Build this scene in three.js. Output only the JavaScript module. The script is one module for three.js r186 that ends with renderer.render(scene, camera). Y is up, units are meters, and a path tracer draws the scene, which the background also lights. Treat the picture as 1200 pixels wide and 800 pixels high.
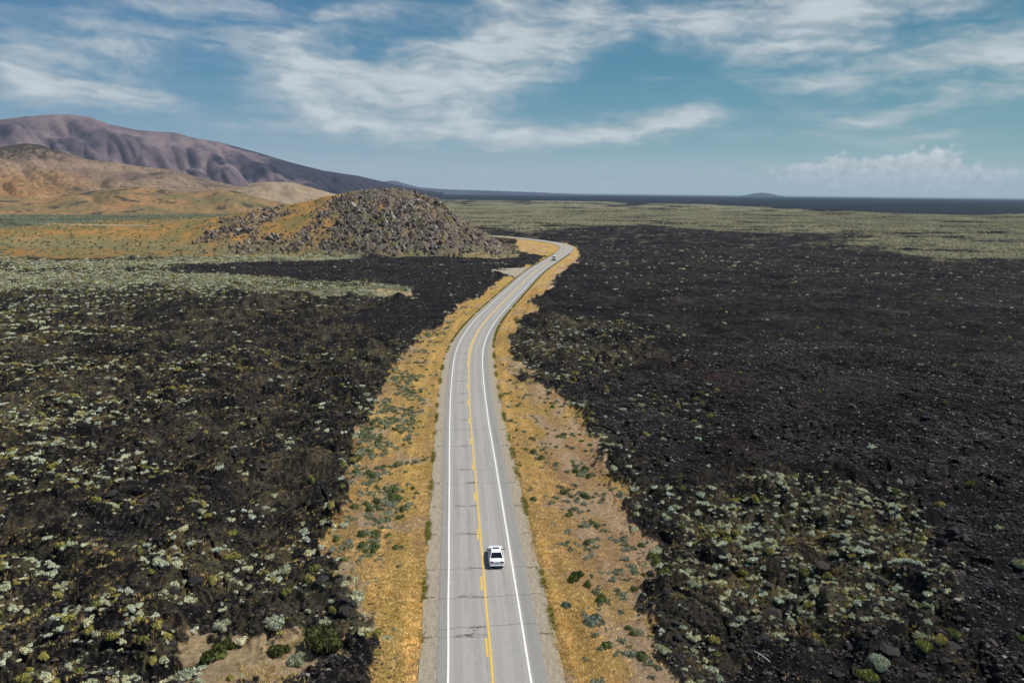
import * as THREE from 'three';
import { toCreasedNormals } from 'three/addons/utils/BufferGeometryUtils.js';
import { RoundedBoxGeometry } from 'three/addons/geometries/RoundedBoxGeometry.js';

/* ------------------------------------------------------------------ camera, sky, sun, exposure */
const scene = new THREE.Scene();
const renderer = new THREE.WebGLRenderer({ antialias: true });
renderer.setSize(1024, 682);
renderer.toneMapping = THREE.LinearToneMapping;
renderer.toneMappingExposure = 1.14;
renderer.shadowMap.enabled = true;
const FOCAL = 910, HORIZON = 226, EYE = 41;               // photograph pixels, photograph pixels, metres above the road
const PITCH = Math.atan((400 - HORIZON) / FOCAL), ROLL = THREE.MathUtils.degToRad(0.62);
const camera = new THREE.PerspectiveCamera(2 * THREE.MathUtils.radToDeg(Math.atan(400 / FOCAL)), 1024 / 682, 0.5, 120000);
camera.rotation.order = 'YXZ';
camera.rotation.set(-PITCH, 0, ROLL);
camera.position.set(0, EYE, 0);
scene.add(camera);
camera.updateMatrixWorld(true);

const sunAzimuth = THREE.MathUtils.degToRad(86), sunHeight = THREE.MathUtils.degToRad(58);   // clockwise from straight ahead
const sunDir = new THREE.Vector3(Math.sin(sunAzimuth) * Math.cos(sunHeight), Math.sin(sunHeight), -Math.cos(sunAzimuth) * Math.cos(sunHeight));
const sun = new THREE.DirectionalLight(new THREE.Color(1, 0.955, 0.88), 4.6);
sun.position.copy(sunDir).multiplyScalar(800).add(new THREE.Vector3(0, 0, -250));
sun.target.position.set(0, 0, -250);
sun.castShadow = true;
sun.shadow.mapSize.set(4096, 4096);
Object.assign(sun.shadow.camera, { left: -400, right: 400, top: 400, bottom: -400, near: 10, far: 2000 });
scene.add(sun, sun.target);

/* ------------------------------------------------------------------ random numbers, noise, photograph pixels -> directions and ground points */
function generator(seed) {
  return () => { seed = (seed + 0x6d2b79f5) | 0; let t = Math.imul(seed ^ (seed >>> 15), 1 | seed); t = (t + Math.imul(t ^ (t >>> 7), 61 | t)) ^ t; return ((t ^ (t >>> 14)) >>> 0) / 4294967296; };
}
const PERM = new Uint8Array(512), GX = new Float32Array(256), GY = new Float32Array(256);
{
  const r = generator(77), p = [...Array(256).keys()];
  for (let i = 255; i > 0; i--) { const j = Math.floor(r() * (i + 1)); [p[i], p[j]] = [p[j], p[i]]; }
  for (let i = 0; i < 512; i++) PERM[i] = p[i & 255];
  for (let i = 0; i < 256; i++) { const a = r() * Math.PI * 2; GX[i] = Math.cos(a); GY[i] = Math.sin(a); }
}
function noise(x, y) {                                    // gradient noise, about -1 .. 1
  const xf = Math.floor(x), yf = Math.floor(y), fx = x - xf, fy = y - yf, X = xf & 255, Y = yf & 255;
  const a = PERM[X + PERM[Y]], b = PERM[X + 1 + PERM[Y]], c = PERM[X + PERM[Y + 1]], d = PERM[X + 1 + PERM[Y + 1]];
  const u = fx * fx * fx * (fx * (fx * 6 - 15) + 10), v = fy * fy * fy * (fy * (fy * 6 - 15) + 10);
  const n0 = GX[a] * fx + GY[a] * fy, n1 = GX[b] * (fx - 1) + GY[b] * fy, n2 = GX[c] * fx + GY[c] * (fy - 1), n3 = GX[d] * (fx - 1) + GY[d] * (fy - 1);
  const m0 = n0 + (n1 - n0) * u;
  return (m0 + (n2 + (n3 - n2) * u - m0) * v) * 1.5;
}
function fbm(x, y, octaves) { let s = 0, a = 0.5; for (let i = 0; i < octaves; i++) { s += a * noise(x, y); x = x * 2.03 + 17.1; y = y * 2.03 - 9.7; a *= 0.5; } return s; }
const clamp = (x, a = 0, b = 1) => (x < a ? a : x > b ? b : x), mix = (a, b, t) => a + (b - a) * t;
const smooth = (a, b, x) => { const t = clamp((x - a) / (b - a)); return t * t * (3 - 2 * t); };
function table(list, x) {                                  // piecewise linear look-up, list of [x, value] with x rising
  if (x <= list[0][0]) return list[0][1];
  for (let i = 1; i < list.length; i++) if (x <= list[i][0]) return mix(list[i - 1][1], list[i][1], (x - list[i - 1][0]) / (list[i][0] - list[i - 1][0]));
  return list[list.length - 1][1];
}
const tmp = new THREE.Vector3();
function direction(px, py) { return new THREE.Vector3((px - 600) / FOCAL, (400 - py) / FOCAL, -1).applyQuaternion(camera.quaternion); }
function ground(px, py, y = 0) { const d = direction(px, py), t = (y - EYE) / d.y; return [d.x * t, d.z * t]; }
const inverse = camera.quaternion.clone().invert();
function pixel(x, y, z) { tmp.set(x, y - EYE, z).applyQuaternion(inverse); return tmp.z < 0 ? [600 + (FOCAL * tmp.x) / -tmp.z, 400 - (FOCAL * tmp.y) / -tmp.z] : [-9999, -9999]; }
const inFrame = (x, y, z, m = 0) => { const p = pixel(x, y, z); return p[0] > -m && p[0] < 1200 + m && p[1] > -m && p[1] < 800 + m; };
const bearing = (px, py) => { const d = direction(px, py); return [Math.atan2(d.x, -d.z), d.y / Math.hypot(d.x, d.z)]; };   // azimuth, tangent of the height

/* ------------------------------------------------------------------ the sky: air, high cirrus and a few far cumulus */
{
  const W = 4096, H = 2048, data = new Float32Array(W * H * 4), deg = 180 / Math.PI;
  // banks of cirrus: where (photograph pixels -> direction), half length, half height in degrees, slant, strength
  const banks = [
    [400, 88, 8.5, 2.2, 7, 0.85], [500, 78, 9.0, 2.9, -12, 0.9], [470, 118, 8, 1.3, 2, 0.6], [620, 62, 5.5, 2.6, -28, 0.75], [665, 22, 7.5, 2.2, -26, 0.8], [600, 8, 2.6, 1.2, 18, 0.75],
    [50, 88, 7.5, 1.7, 4, 1.0], [135, 105, 4.4, 0.8, 2, 0.65], [200, 48, 7.0, 0.9, -2, 0.45], [400, 12, 6.0, 0.6, -3, 0.55], [310, 42, 5.0, 1.2, -4, 0.45],
    [850, 18, 9.5, 2.0, -4, 0.8], [960, 15, 7.0, 1.6, -3, 0.7], [830, 36, 4.0, 0.4, -4, 0.5], [690, 158, 9.0, 1.15, -4, 0.95], [785, 136, 4.2, 0.7, -2, 0.95], [540, 160, 8.0, 1.3, 0, 0.5],
    [945, 58, 4.6, 0.8, -4, 0.6], [1030, 134, 3.6, 0.65, -3, 0.65], [1190, 62, 2.8, 1.0, 0, 0.95], [1140, 40, 7.0, 2.4, 4, 0.5], [1050, 110, 11, 3.2, 6, 0.36], [1120, 156, 3.0, 0.4, 0, 0.45],
    [765, 90, 1.4, 0.5, 0, 0.4], [920, 95, 7, 1.0, 2, 0.3], [450, 140, 9, 1.5, 4, 0.55], [80, 20, 8, 1.2, -3, 0.35], [250, 4, 9, 0.8, -2, 0.45], [100, 55, 9, 0.7, 3, 0.4], [1090, 70, 8, 0.7, 4, 0.45], [1150, 100, 7, 0.9, 6, 0.45], [1000, 160, 9, 0.8, 2, 0.35], [1060, 8, 6, 0.7, -4, 0.5], [330, 150, 9, 1.6, 2, 0.3],
  ].map(([px, py, a, b, s, k]) => { const [az, t] = bearing(px, py); return [az * deg, Math.atan(t) * deg, a, b, (s * Math.PI) / 180, k]; });
  // cumulus heaps low over the plain
  const heaps = [[942, 197, 0.9, 0.45], [980, 191, 1.0, 0.75], [1010, 196, 1.0, 0.45], [1040, 191, 1.2, 0.6], [1070, 188, 1.2, 0.65], [1098, 185, 1.35, 0.75], [960, 202, 3.4, 0.6], [1060, 201, 4.6, 0.7], [1140, 205, 4.0, 0.6], [1112, 190, 0.7, 0.4]]
    .map(([px, py, a, b]) => { const [az, t] = bearing(px, py); return [az * deg, Math.atan(t) * deg, a, b]; });
  const clear = [[0, [0.46, 0.525, 0.545]], [1.2, [0.42, 0.505, 0.54]], [3, [0.27, 0.41, 0.485]], [5.5, [0.162, 0.325, 0.435]], [8, [0.112, 0.275, 0.405]], [11, [0.082, 0.225, 0.372]], [16, [0.055, 0.165, 0.315]], [30, [0.05, 0.14, 0.30]], [90, [0.045, 0.12, 0.28]]];
  for (let row = 0; row < H; row++) {
    const up = ((row + 0.5) / H - 0.5) * 180;
    for (let col = 0; col < W; col++) {
      const o = (row * W + col) * 4, round = ((col + 0.5) / W - 0.5) * 2 * Math.PI;
      data[o + 3] = 1;
      if (up < 0) { data[o] = 0.12; data[o + 1] = 0.12; data[o + 2] = 0.11; continue; }
      const cu = Math.cos(up / deg), x = Math.cos(round) * cu, z = Math.sin(round) * cu, y = Math.sin(up / deg);
      let az = Math.atan2(x, -z) * deg;
      let i = 1; while (i < clear.length - 1 && up > clear[i][0]) i++;
      const t = clamp((up - clear[i - 1][0]) / (clear[i][0] - clear[i - 1][0])), c0 = clear[i - 1][1], c1 = clear[i][1];
      let r = mix(c0[0], c1[0], t), g = mix(c0[1], c1[1], t), b = mix(c0[2], c1[2], t);
      const away = x * sunDir.x + y * sunDir.y + z * sunDir.z, glow = Math.pow(clamp(away), 12) * 0.25 + Math.pow(clamp(away), 60) * 0.5;
      r += glow; g += glow; b += glow;
      const warm = clamp(az / 33, -1, 1) * (1 - smooth(35, 75, Math.abs(az)));     // the air is a little greener towards the sun's side
      r *= 1 - 0.03 * warm; g *= 1.015 + 0.045 * warm; b *= 0.985 - 0.045 * warm;
      // cirrus, drawn out sideways and combed by the wind
      const near = Math.abs(az) < 60 && up < 40;
      const wx = az + 0.9 * noise(az * 0.16 + 3, up * 0.4 + 1) + 0.35 * noise(az * 0.6, up * 1.3), wy = up + 0.45 * noise(az * 0.18 - 9, up * 0.5 + 5) + 0.16 * noise(az * 0.7 + 4, up * 1.8);
      let cover = 0;
      if (near) for (const q of banks) {
        const dx = wx - q[0], dy = wy - q[1];
        if (Math.abs(dx) > q[2] * 2.2 || Math.abs(dy) > q[2] * 2.2) continue;
        const cs = Math.cos(q[4]), sn = Math.sin(q[4]), u = (dx * cs - dy * sn) / q[2], v = (dx * sn + dy * cs) / q[3], e = u * u + v * v;
        if (e < 5) cover = 1 - (1 - cover) * (1 - Math.min(0.97, q[5] * 0.86 * Math.exp(-e * 1.25)));
      }
      const edge = near ? Math.max(smooth(38, 60, Math.abs(az)), smooth(18, 36, up)) : 1;
      if (edge > 0) { const kx = x / (y + 0.16), kz = z / (y + 0.16); cover += edge * smooth(0.02, 0.5, fbm(kx * 1.1 + 4, kz * 1.7, 4) + 0.10) * 0.7; }
      if (cover > 0.02) {
        cover = Math.min(cover, 1);
        const f1 = fbm(wx * 0.17 + 2, wy * 0.62 + wx * 0.03, 4), f2 = fbm(wx * 0.42 - 7, wy * 2.3 + wx * 0.12, 6), f3 = fbm(wx * 1.6 + 2, wy * 4.4, 4);
        const dense = cover * (1 + 0.5 * f1) + (0.6 * f1 + 0.40 * f2 + 0.2 * f3) * Math.min(1, cover * 1.7) * (1.15 - 0.55 * cover);
        const a = 0.80 * smooth(0.06, 0.98, dense), tone = 0.58 + 0.06 * f2 + 0.07 * f1 + 0.10 * smooth(0.6, 1.1, dense);
        r = mix(r, tone * 0.93, a); g = mix(g, tone * 1.0, a); b = mix(b, tone * 1.035, a);
      }
      // haze veil and cumulus near the horizon
      if (near && up < 6) {
        let h = 0;
        for (const q of heaps) { const u = (az - q[0]) / q[2], v = (up - q[1]) / (up > q[1] ? q[3] : q[3] * 1.8), e = u * u + v * v; if (e < 4) h += Math.exp(-e * 1.4); }
        if (h > 0.05) {
          const p = fbm(az * 1.7 + 5, up * 2.3, 5), d = smooth(0.22, 0.85, h * 0.8 + p * 0.9), lit = 0.60 + 0.3 * p + 0.12 * smooth(1.8, 3.0, up);
          r = mix(r, lit * 0.97, d * 0.72); g = mix(g, lit, d * 0.72); b = mix(b, lit * 1.02, d * 0.72);
        }
        const veil = smooth(0.05, 0.5, fbm(az * 0.35, up * 1.6 + 20, 4) + 0.18 + 0.2 * smooth(10, 24, az)) * (1 - smooth(0.6, 3.4, up)) * 0.42;
        r = mix(r, 0.50, veil); g = mix(g, 0.56, veil); b = mix(b, 0.60, veil);
      }
      data[o] = r * 0.88; data[o + 1] = g * 0.88; data[o + 2] = b * 0.88;
    }
  }
  const sky = new THREE.DataTexture(data, W, H, THREE.RGBAFormat, THREE.FloatType);
  sky.mapping = THREE.EquirectangularReflectionMapping;
  sky.magFilter = THREE.LinearFilter; sky.minFilter = THREE.LinearFilter; sky.wrapS = THREE.RepeatWrapping;
  sky.needsUpdate = true;
  scene.background = sky; scene.environment = sky;
}
scene.fog = new THREE.FogExp2(new THREE.Color(0.47, 0.69, 1.0), 0.000019);

/* ------------------------------------------------------------------ naming helpers */
const taken = new Map();
function numbered(name) { const n = taken.get(name) ?? 0; taken.set(name, n + 1); return n ? name + '_' + String(n).padStart(3, '0') : name; }
function shade(o) { o.traverse((m) => { if (m.isMesh) { m.castShadow = true; m.receiveShadow = true; } }); return o; }
function place(o, name, label, category, group) { o.name = numbered(name); Object.assign(o.userData, { label, category }); if (group) o.userData.group = group; scene.add(shade(o)); return o; }
function structure(o, name, label) { o.name = numbered(name); o.userData.kind = 'structure'; if (label) o.userData.label = label; scene.add(shade(o)); return o; }
function stuff(o, name, label, category) { o.name = numbered(name); Object.assign(o.userData, { kind: 'stuff', label, category }); scene.add(shade(o)); return o; }
function part(parent, name, geometry, material) { const m = new THREE.Mesh(geometry, material); m.name = name; m.castShadow = m.receiveShadow = true; parent.add(m); return m; }
const lin = (r, g, b) => new THREE.Color().setRGB(r, g, b);

/* ------------------------------------------------------------------ the road's course */
const course = new THREE.CatmullRomCurve3([[9, 130], [6, 60], [3.2, 0], [-0.1, -40], [-1.55, -59.5], [-2.95, -77.3], [-5.35, -107.8], [-7.9, -140], [-10.0, -172.4], [-11.0, -195], [-11.0, -214], [-9.4, -243], [-5.3, -281], [1.0, -331.5], [11.6, -412], [22.2, -474], [35.5, -550], [40.6, -590], [41.6, -622], [36.5, -655], [27, -682], [13, -712], [-4, -740], [-22, -760], [-60, -788], [-120, -820], [-200, -850], [-330, -880], [-520, -905]].map(([x, z]) => new THREE.Vector3(x, 0, z)), false, 'centripetal');
const ROAD = [];                                           // evenly spaced stations: x, z, direction
{
  const n = Math.round(course.getLength() / 1.5), pts = course.getSpacedPoints(n);
  for (let i = 0; i <= n; i++) { const a = pts[Math.max(0, i - 1)], b = pts[Math.min(n, i + 1)], l = Math.hypot(b.x - a.x, b.z - a.z); ROAD.push([pts[i].x, pts[i].z, (b.x - a.x) / l, (b.z - a.z) / l]); }
}
const STEP = course.getLength() / (ROAD.length - 1);
const cells = new Map();
ROAD.forEach(([x, z], i) => { if (i % 3 === 0) for (let a = -3; a <= 3; a++) for (let b = -3; b <= 3; b++) { const k = (Math.floor(x / 15) + a) * 10000 + Math.floor(z / 15) + b; if (!cells.has(k)) cells.set(k, []); cells.get(k).push(i); } });
const hit = { d: 0, s: 0 };
function roadAt(x, z) {                                    // signed distance from the road's middle (right is positive) and metres along it
  const list = cells.get(Math.floor(x / 15) * 10000 + Math.floor(z / 15));
  hit.d = 999; hit.s = 0;
  if (!list) return hit;
  let best = 1e9, k = 0;
  for (let i = 0; i < list.length; i++) { const q = ROAD[list[i]], e = (q[0] - x) ** 2 + (q[1] - z) ** 2; if (e < best) { best = e; k = list[i]; } }
  const q = ROAD[k], dx = x - q[0], dz = z - q[1];
  hit.d = -(dx * q[3] - dz * q[2]); hit.s = k * STEP + dx * q[2] + dz * q[3];
  if (best > 2500) hit.d = 999;
  return hit;
}
function along(s, d) { const f = clamp(s / STEP, 0, ROAD.length - 1.001), i = Math.floor(f), t = f - i, a = ROAD[i], b = ROAD[i + 1], tx = mix(a[2], b[2], t), tz = mix(a[3], b[3], t); return [mix(a[0], b[0], t) - tz * d, mix(a[1], b[1], t) + tx * d, tx, tz]; }
const S0 = (() => { roadAt(-1.55, -59.5); return hit.s; })();   // metres along the road at the photograph's lower edge

/* ------------------------------------------------------------------ what covers the ground: outlines traced on the flat ground */
function zone(pixels, extra = []) {
  const p = [...pixels.map(([x, y]) => ground(x, y)), ...extra], xs = p.map((q) => q[0]), zs = p.map((q) => q[1]);
  return { p, box: [Math.min(...xs), Math.max(...xs), Math.min(...zs), Math.max(...zs)] };
}
function inside(q, x, z, feather) {                        // 0 outside .. 1 inside, soft over the feather (metres)
  const b = q.box;
  if (x < b[0] - feather || x > b[1] + feather || z < b[2] - feather || z > b[3] + feather) return 0;
  let odd = false, best = 1e18;
  const p = q.p;
  for (let i = 0, j = p.length - 1; i < p.length; j = i++) {
    const ax = p[j][0], az = p[j][1], bx = p[i][0], bz = p[i][1];
    if ((az > z) !== (bz > z) && x < ((bx - ax) * (z - az)) / (bz - az) + ax) odd = !odd;
    const ex = bx - ax, ez = bz - az, t = clamp(((x - ax) * ex + (z - az) * ez) / (ex * ex + ez * ez + 1e-9)), dx = x - ax - ex * t, dz = z - az - ez * t;
    best = Math.min(best, dx * dx + dz * dz);
  }
  const d = Math.sqrt(best) * (odd ? 1 : -1);
  return smooth(-feather, feather, d);
}
const VERGE = zone([[442, 800], [433, 727], [429, 697], [417, 668], [392, 652], [372, 637], [372, 624], [392, 602], [405, 588], [415, 570], [406, 547], [417, 507], [430, 480], [442, 462], [462, 425], [479, 401], [500, 386], [520, 373], [538, 357], [557, 348], [580, 333], [593, 325], [600, 321], [612, 315], [629, 307], [640, 299], [625, 296.5], [610, 293.5], [603, 287], [607, 282], [600, 279],
  [660, 283.5], [673, 288], [678, 293], [679.5, 300], [665, 311], [650, 323], [647, 328], [638, 342], [627, 348], [622, 353], [632, 362], [617, 371], [607, 376], [602, 388], [596, 410], [597, 428], [600, 440], [612, 445], [642, 450], [658, 462], [679, 485], [697, 512], [708, 539], [718, 557], [738, 573], [724, 587], [740, 602], [755, 620], [766, 647], [762, 674], [764, 710], [773, 755], [793, 800]],
  [[16, -40], [19, 0], [24, 130], [-6, 130], [-8, 0], [-10, -40]]);
const DIRT = [
  zone([[203, 746], [250, 736], [275, 742], [300, 751], [322, 754], [345, 751], [362, 762], [398, 776], [402, 792], [362, 790], [340, 812], [215, 812], [238, 778]]),
  zone([[395, 655], [418, 668], [432, 700], [440, 760], [425, 720], [408, 690]]),
  zone([[440, 338], [480, 341], [474, 346], [440, 343]]),
  zone([[596, 418], [612, 424], [620, 432], [612, 440], [600, 438]]),
];
const PALE = [                                             // sagebrush: outline, how dense, soft edge in metres
  [[[0, 322], [130, 326], [240, 331], [330, 338], [330, 350], [200, 352], [0, 372]], 0.42, 10], [[[-40, 375], [150, 378], [160, 393], [60, 402], [-40, 402]], 0.5, 5],
  [[[-40, 418], [130, 417], [292, 423], [292, 440], [140, 433], [70, 446], [-40, 445]], 0.75, 3], [[[-40, 458], [60, 462], [140, 470], [142, 490], [60, 505], [-40, 500]], 0.9, 3],
  [[[-40, 514], [100, 520], [215, 530], [215, 552], [100, 560], [-40, 590]], 0.55, 3], [[[205, 428], [300, 414], [440, 406], [480, 420], [300, 432]], 0.4, 4], [[[160, 445], [260, 460], [230, 480], [150, 470]], 0.35, 3],
  [[[-40, 640], [70, 655], [100, 690], [205, 720], [215, 800], [-40, 820]], 0.62, 2], [[[60, 640], [180, 640], [330, 640], [380, 688], [300, 700], [200, 690]], 0.6, 2], [[[395, 690], [432, 690], [442, 760], [400, 740]], 0.5, 1.5],
  [[[-60, 300], [200, 317], [330, 326], [480, 335], [470, 346], [350, 343], [200, 335], [-60, 345]], 1.0, 5], [[[-60, 297], [250, 299], [420, 300], [420, 304], [240, 308], [195, 314], [-60, 318]], 1.0, 3],
  [[[795, 600], [860, 562], [960, 556], [1040, 574], [1085, 610], [1108, 660], [1120, 720], [1080, 748], [980, 760], [880, 745], [800, 700], [770, 650]], 0.85, 2.5],
  [[[600, 385], [640, 378], [720, 372], [770, 392], [760, 420], [690, 445], [640, 446], [605, 430]], 0.62, 4], [[[690, 490], [760, 520], [800, 535], [850, 500], [830, 470], [740, 460]], 0.3, 3], [[[640, 446], [700, 480], [790, 555], [810, 600], [775, 650], [745, 605], [712, 540]], 0.36, 3], [[[770, 640], [800, 690], [870, 750], [900, 800], [800, 810], [765, 700]], 0.3, 2],
  [[[500, 262], [575, 266], [620, 272], [680, 266], [760, 263], [850, 271], [946, 273], [1013, 273], [987, 282], [949, 287], [1025, 290], [1104, 306], [1240, 300], [1260, 250], [1050, 251], [870, 241], [740, 236], [480, 233]], 1.0, 14],
  [[[820, 330], [1000, 335], [1100, 345], [1000, 360], [830, 350]], 0.05, 8],
].map(([p, k, f], i) => ({ ...zone(p), k, f, closed: k === 1 }));
const TIMBER = zone([[470, 233], [600, 234.5], [740, 237], [870, 241.8], [960, 246.5], [1050, 251], [1270, 251.5]], [[30000, -3000], [60000, -20000], [60000, -60000], [-40000, -60000], [-9000, -12000], [-3000, -7000]]);
const DARKSAGE = zone([[-80, 243], [330, 243], [330, 252], [230, 256], [100, 262], [-80, 273]]);
const SMOOTHLAVA = zone([[190, 315], [240, 308], [330, 305.5], [450, 302], [560, 299.5], [640, 297], [628, 308], [575, 313], [570, 322], [590, 326], [560, 346], [500, 384], [478, 398], [430, 390], [400, 372], [470, 350], [480, 338], [440, 328], [330, 324], [250, 321]]);
const CINDER = zone([[640, 440], [700, 500], [760, 560], [850, 545], [980, 548], [1060, 570], [1100, 620], [1135, 720], [1180, 830], [1400, 830], [1400, 310], [1100, 312], [1000, 295], [680, 280], [690, 300], [640, 350], [660, 372], [780, 385], [790, 430], [700, 450]]);
const ORANGE = zone([[-80, 271], [100, 260], [200, 255], [345, 250], [350, 300], [250, 300], [-80, 303]]);
const RED = [[636, 328, 9], [852, 445, 8], [800, 425, 9], [705, 412, 6], [865, 520, 4]].map(([px, py, r]) => [...ground(px, py), r]);
const PULLOUT = zone([[573, 320], [577, 315.5], [600, 314], [620, 313.5], [628, 309], [634, 312], [612, 324], [604, 326], [600, 322.5], [590, 323]]);
const cover = { dirtBank: 0, closed: 0, timber: 0, verge: 0, bank: 0, pale: 0, dirt: 0, dark: 0, cinder: 0, orange: 0, smoothLava: 0, red: 0, d: 0, s: 0 };
function coverAt(x, z) {
  const r = Math.hypot(x, z), k = 0.5 + r * 0.005, f = 1 / (1.2 + r * 0.012);
  const wx = x + k * (1.5 * noise(x * f * 0.5, z * f * 0.5) + noise(x * f, z * f) + 0.9 * noise(x * f * 2.7 + 9, z * f * 2.7)), wz = z + k * 1.6 * (1.3 * noise(x * f * 0.5 + 3, z * f * 0.5) + noise(x * f + 31, z * f - 8) + 0.9 * noise(x * f * 2.7 - 4, z * f * 2.7 + 6));
  roadAt(x, z); cover.d = hit.d; cover.s = hit.s;
  cover.verge = cover.bank = 0;
  if (Math.abs(hit.d) < 70) { cover.verge = inside(VERGE, wx, wz, 0.25); cover.bank = cover.verge > 0.99 && Math.abs(hit.d) < 8 ? 1 : inside(VERGE, wx, wz, 2.6); }
  if (Math.abs(hit.d) < 5.9) cover.verge = 1;
  cover.dirt = cover.dirtBank = 0; for (const q of DIRT) { const v = inside(q, wx, wz, 2.4); if (v > 0) { cover.dirtBank = Math.max(cover.dirtBank, v); cover.dirt = Math.max(cover.dirt, inside(q, wx, wz, 0.4)); } }
  cover.pale = cover.closed = 0; for (const q of PALE) if (cover.pale < q.k) { const v = q.k * inside(q, wx, wz, q.f); cover.pale = Math.max(cover.pale, v); if (q.closed) cover.closed = Math.max(cover.closed, v); }
  cover.timber = z < -1500 ? inside(TIMBER, x + 250 * noise(x / 700, z / 400), z + 250 * noise(x / 500 + 9, z / 500), 60) : 0;
  cover.dark = z < -500 && x < 0 ? inside(DARKSAGE, wx, wz, 12) : 0;
  cover.orange = z < -380 && x < 0 ? inside(ORANGE, wx, wz, 6) : 0;
  cover.smoothLava = x < 60 && z < -190 ? inside(SMOOTHLAVA, wx, wz, 1.5) : 0;
  cover.cinder = x > -20 ? inside(CINDER, wx, wz, 3) : 0;
  cover.red = 0; for (const q of RED) cover.red = Math.max(cover.red, smooth(q[2] * 1.3, 0, Math.hypot(x - q[0], (z - q[1]) * 0.6)));
  return cover;
}
const spacing = (r) => Math.max(r * 0.00117, (0.75 * (r * r + 1681)) / 31857);
function lavaHeight(x, z, r, rough) {
  const sp = spacing(r), wx = x + 2.6 * noise(x * 0.11, z * 0.11), wz = z + 2.6 * noise(x * 0.11 + 7, z * 0.11 - 3);
  let h = 0;
  const oct = (l, a) => { const w = smooth(1.8, 4.5, l / sp); return w > 0 ? a * w * (Math.abs(noise(wx / l + l, wz / l - l)) * 2 - 0.55) : 0; };
  h += 0.9 * noise(x / 48, z / 48) + oct(27, 1.0) * (0.1 + 1.4 * rough * rough) + oct(10, 0.85) * 1.6 * rough * rough + 0.9 * Math.max(0, rough - 0.5) * (Math.abs(noise(x / 16 + 3, z / 5.5)) * 2 - 0.6) + oct(4.1, 0.75) * (0.2 + 0.8 * rough) + oct(1.7, 0.34) * (0.5 + 0.5 * rough) + oct(0.75, 0.16);
  if (rough > 0.5 && r < 260) {                             // open cracks between the plates
    const c = Math.abs(noise(wx / 6.3 + 50, wz / 6.3 + 11)); h -= 1.1 * smooth(0.075, 0, c) * smooth(0.05, 0.35, noise(x / 17, z / 17 + 40) + 0.3) * smooth(260, 160, r);
  }
  return h;
}
function groundHeight(x, z, c = coverAt(x, z)) {
  const r = Math.hypot(x, z), d = Math.abs(c.d), sp = spacing(r);
  const rough = 1 - Math.max(0.34 * c.cinder, 0.5 * c.smoothLava);
  const wild = (1 - Math.max(c.bank, c.verge * 0.5) * 0.95) * (1 - 0.9 * c.dirtBank) * (1 - 0.6 * Math.max(c.orange, c.dark)) * smooth(6.5, 12 + sp * 1.5, d);
  let h = wild > 0.01 ? wild * (lavaHeight(x, z, r, rough) + 0.15) : 0;
  h += -0.08 - 0.4 * smooth(6.2, 12, d) * c.verge * (d < 900 ? 1 : 0) - 0.3 * smooth(220, 400, r) * smooth(30, 10, d);
  if (c.verge > 0.3 && d > 6.2) h += 0.16 * noise(x / 2.2, z / 2.2) * smooth(2, 4, 2.2 / sp) + 0.06 * noise(x / 0.7, z / 0.7) * smooth(2, 4, 0.7 / sp);
  if (r > 900) h += 2.2 * (r > 2000 ? 1.6 : 1) * smooth(900, 1600, r) * (fbm(x / 260, z / 260, 3));
  return h;
}

/* ------------------------------------------------------------------ the ground: one sheet from under the drone to the horizon */
function grainTexture(seed, low, high, size = 512) {       // tileable fine grain
  const d = new Uint8Array(size * size * 4), r = generator(seed), base = new Float32Array(size * size);
  for (let o = 0, n = 4; n <= size; n *= 2, o++) {
    const g = new Float32Array(n * n).map(() => r()), a = [0.35, 0.35, 0.4, 0.55, 0.75, 0.9, 1.0, 0.9][o] ?? 0.8;
    for (let y = 0; y < size; y++) for (let x = 0; x < size; x++) {
      const fx = (x / size) * n, fy = (y / size) * n, ix = Math.floor(fx), iy = Math.floor(fy), u = fx - ix, v = fy - iy, jx = (ix + 1) % n, jy = (iy + 1) % n;
      base[y * size + x] += a * (mix(mix(g[iy * n + ix], g[iy * n + jx], u), mix(g[jy * n + ix], g[jy * n + jx], u), v) - 0.5);
    }
  }
  for (let i = 0; i < size * size; i++) { const v = clamp(0.5 + base[i] * 0.42); d[i * 4] = d[i * 4 + 1] = d[i * 4 + 2] = 255 * mix(low, high, v); d[i * 4 + 3] = 255; }
  const t = new THREE.DataTexture(d, size, size); t.wrapS = t.wrapT = THREE.RepeatWrapping; t.magFilter = THREE.LinearFilter; t.needsUpdate = true;
  return t;
}
const grain = grainTexture(5, 0.25, 1.0), relief = grainTexture(9, 0, 1);
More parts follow.
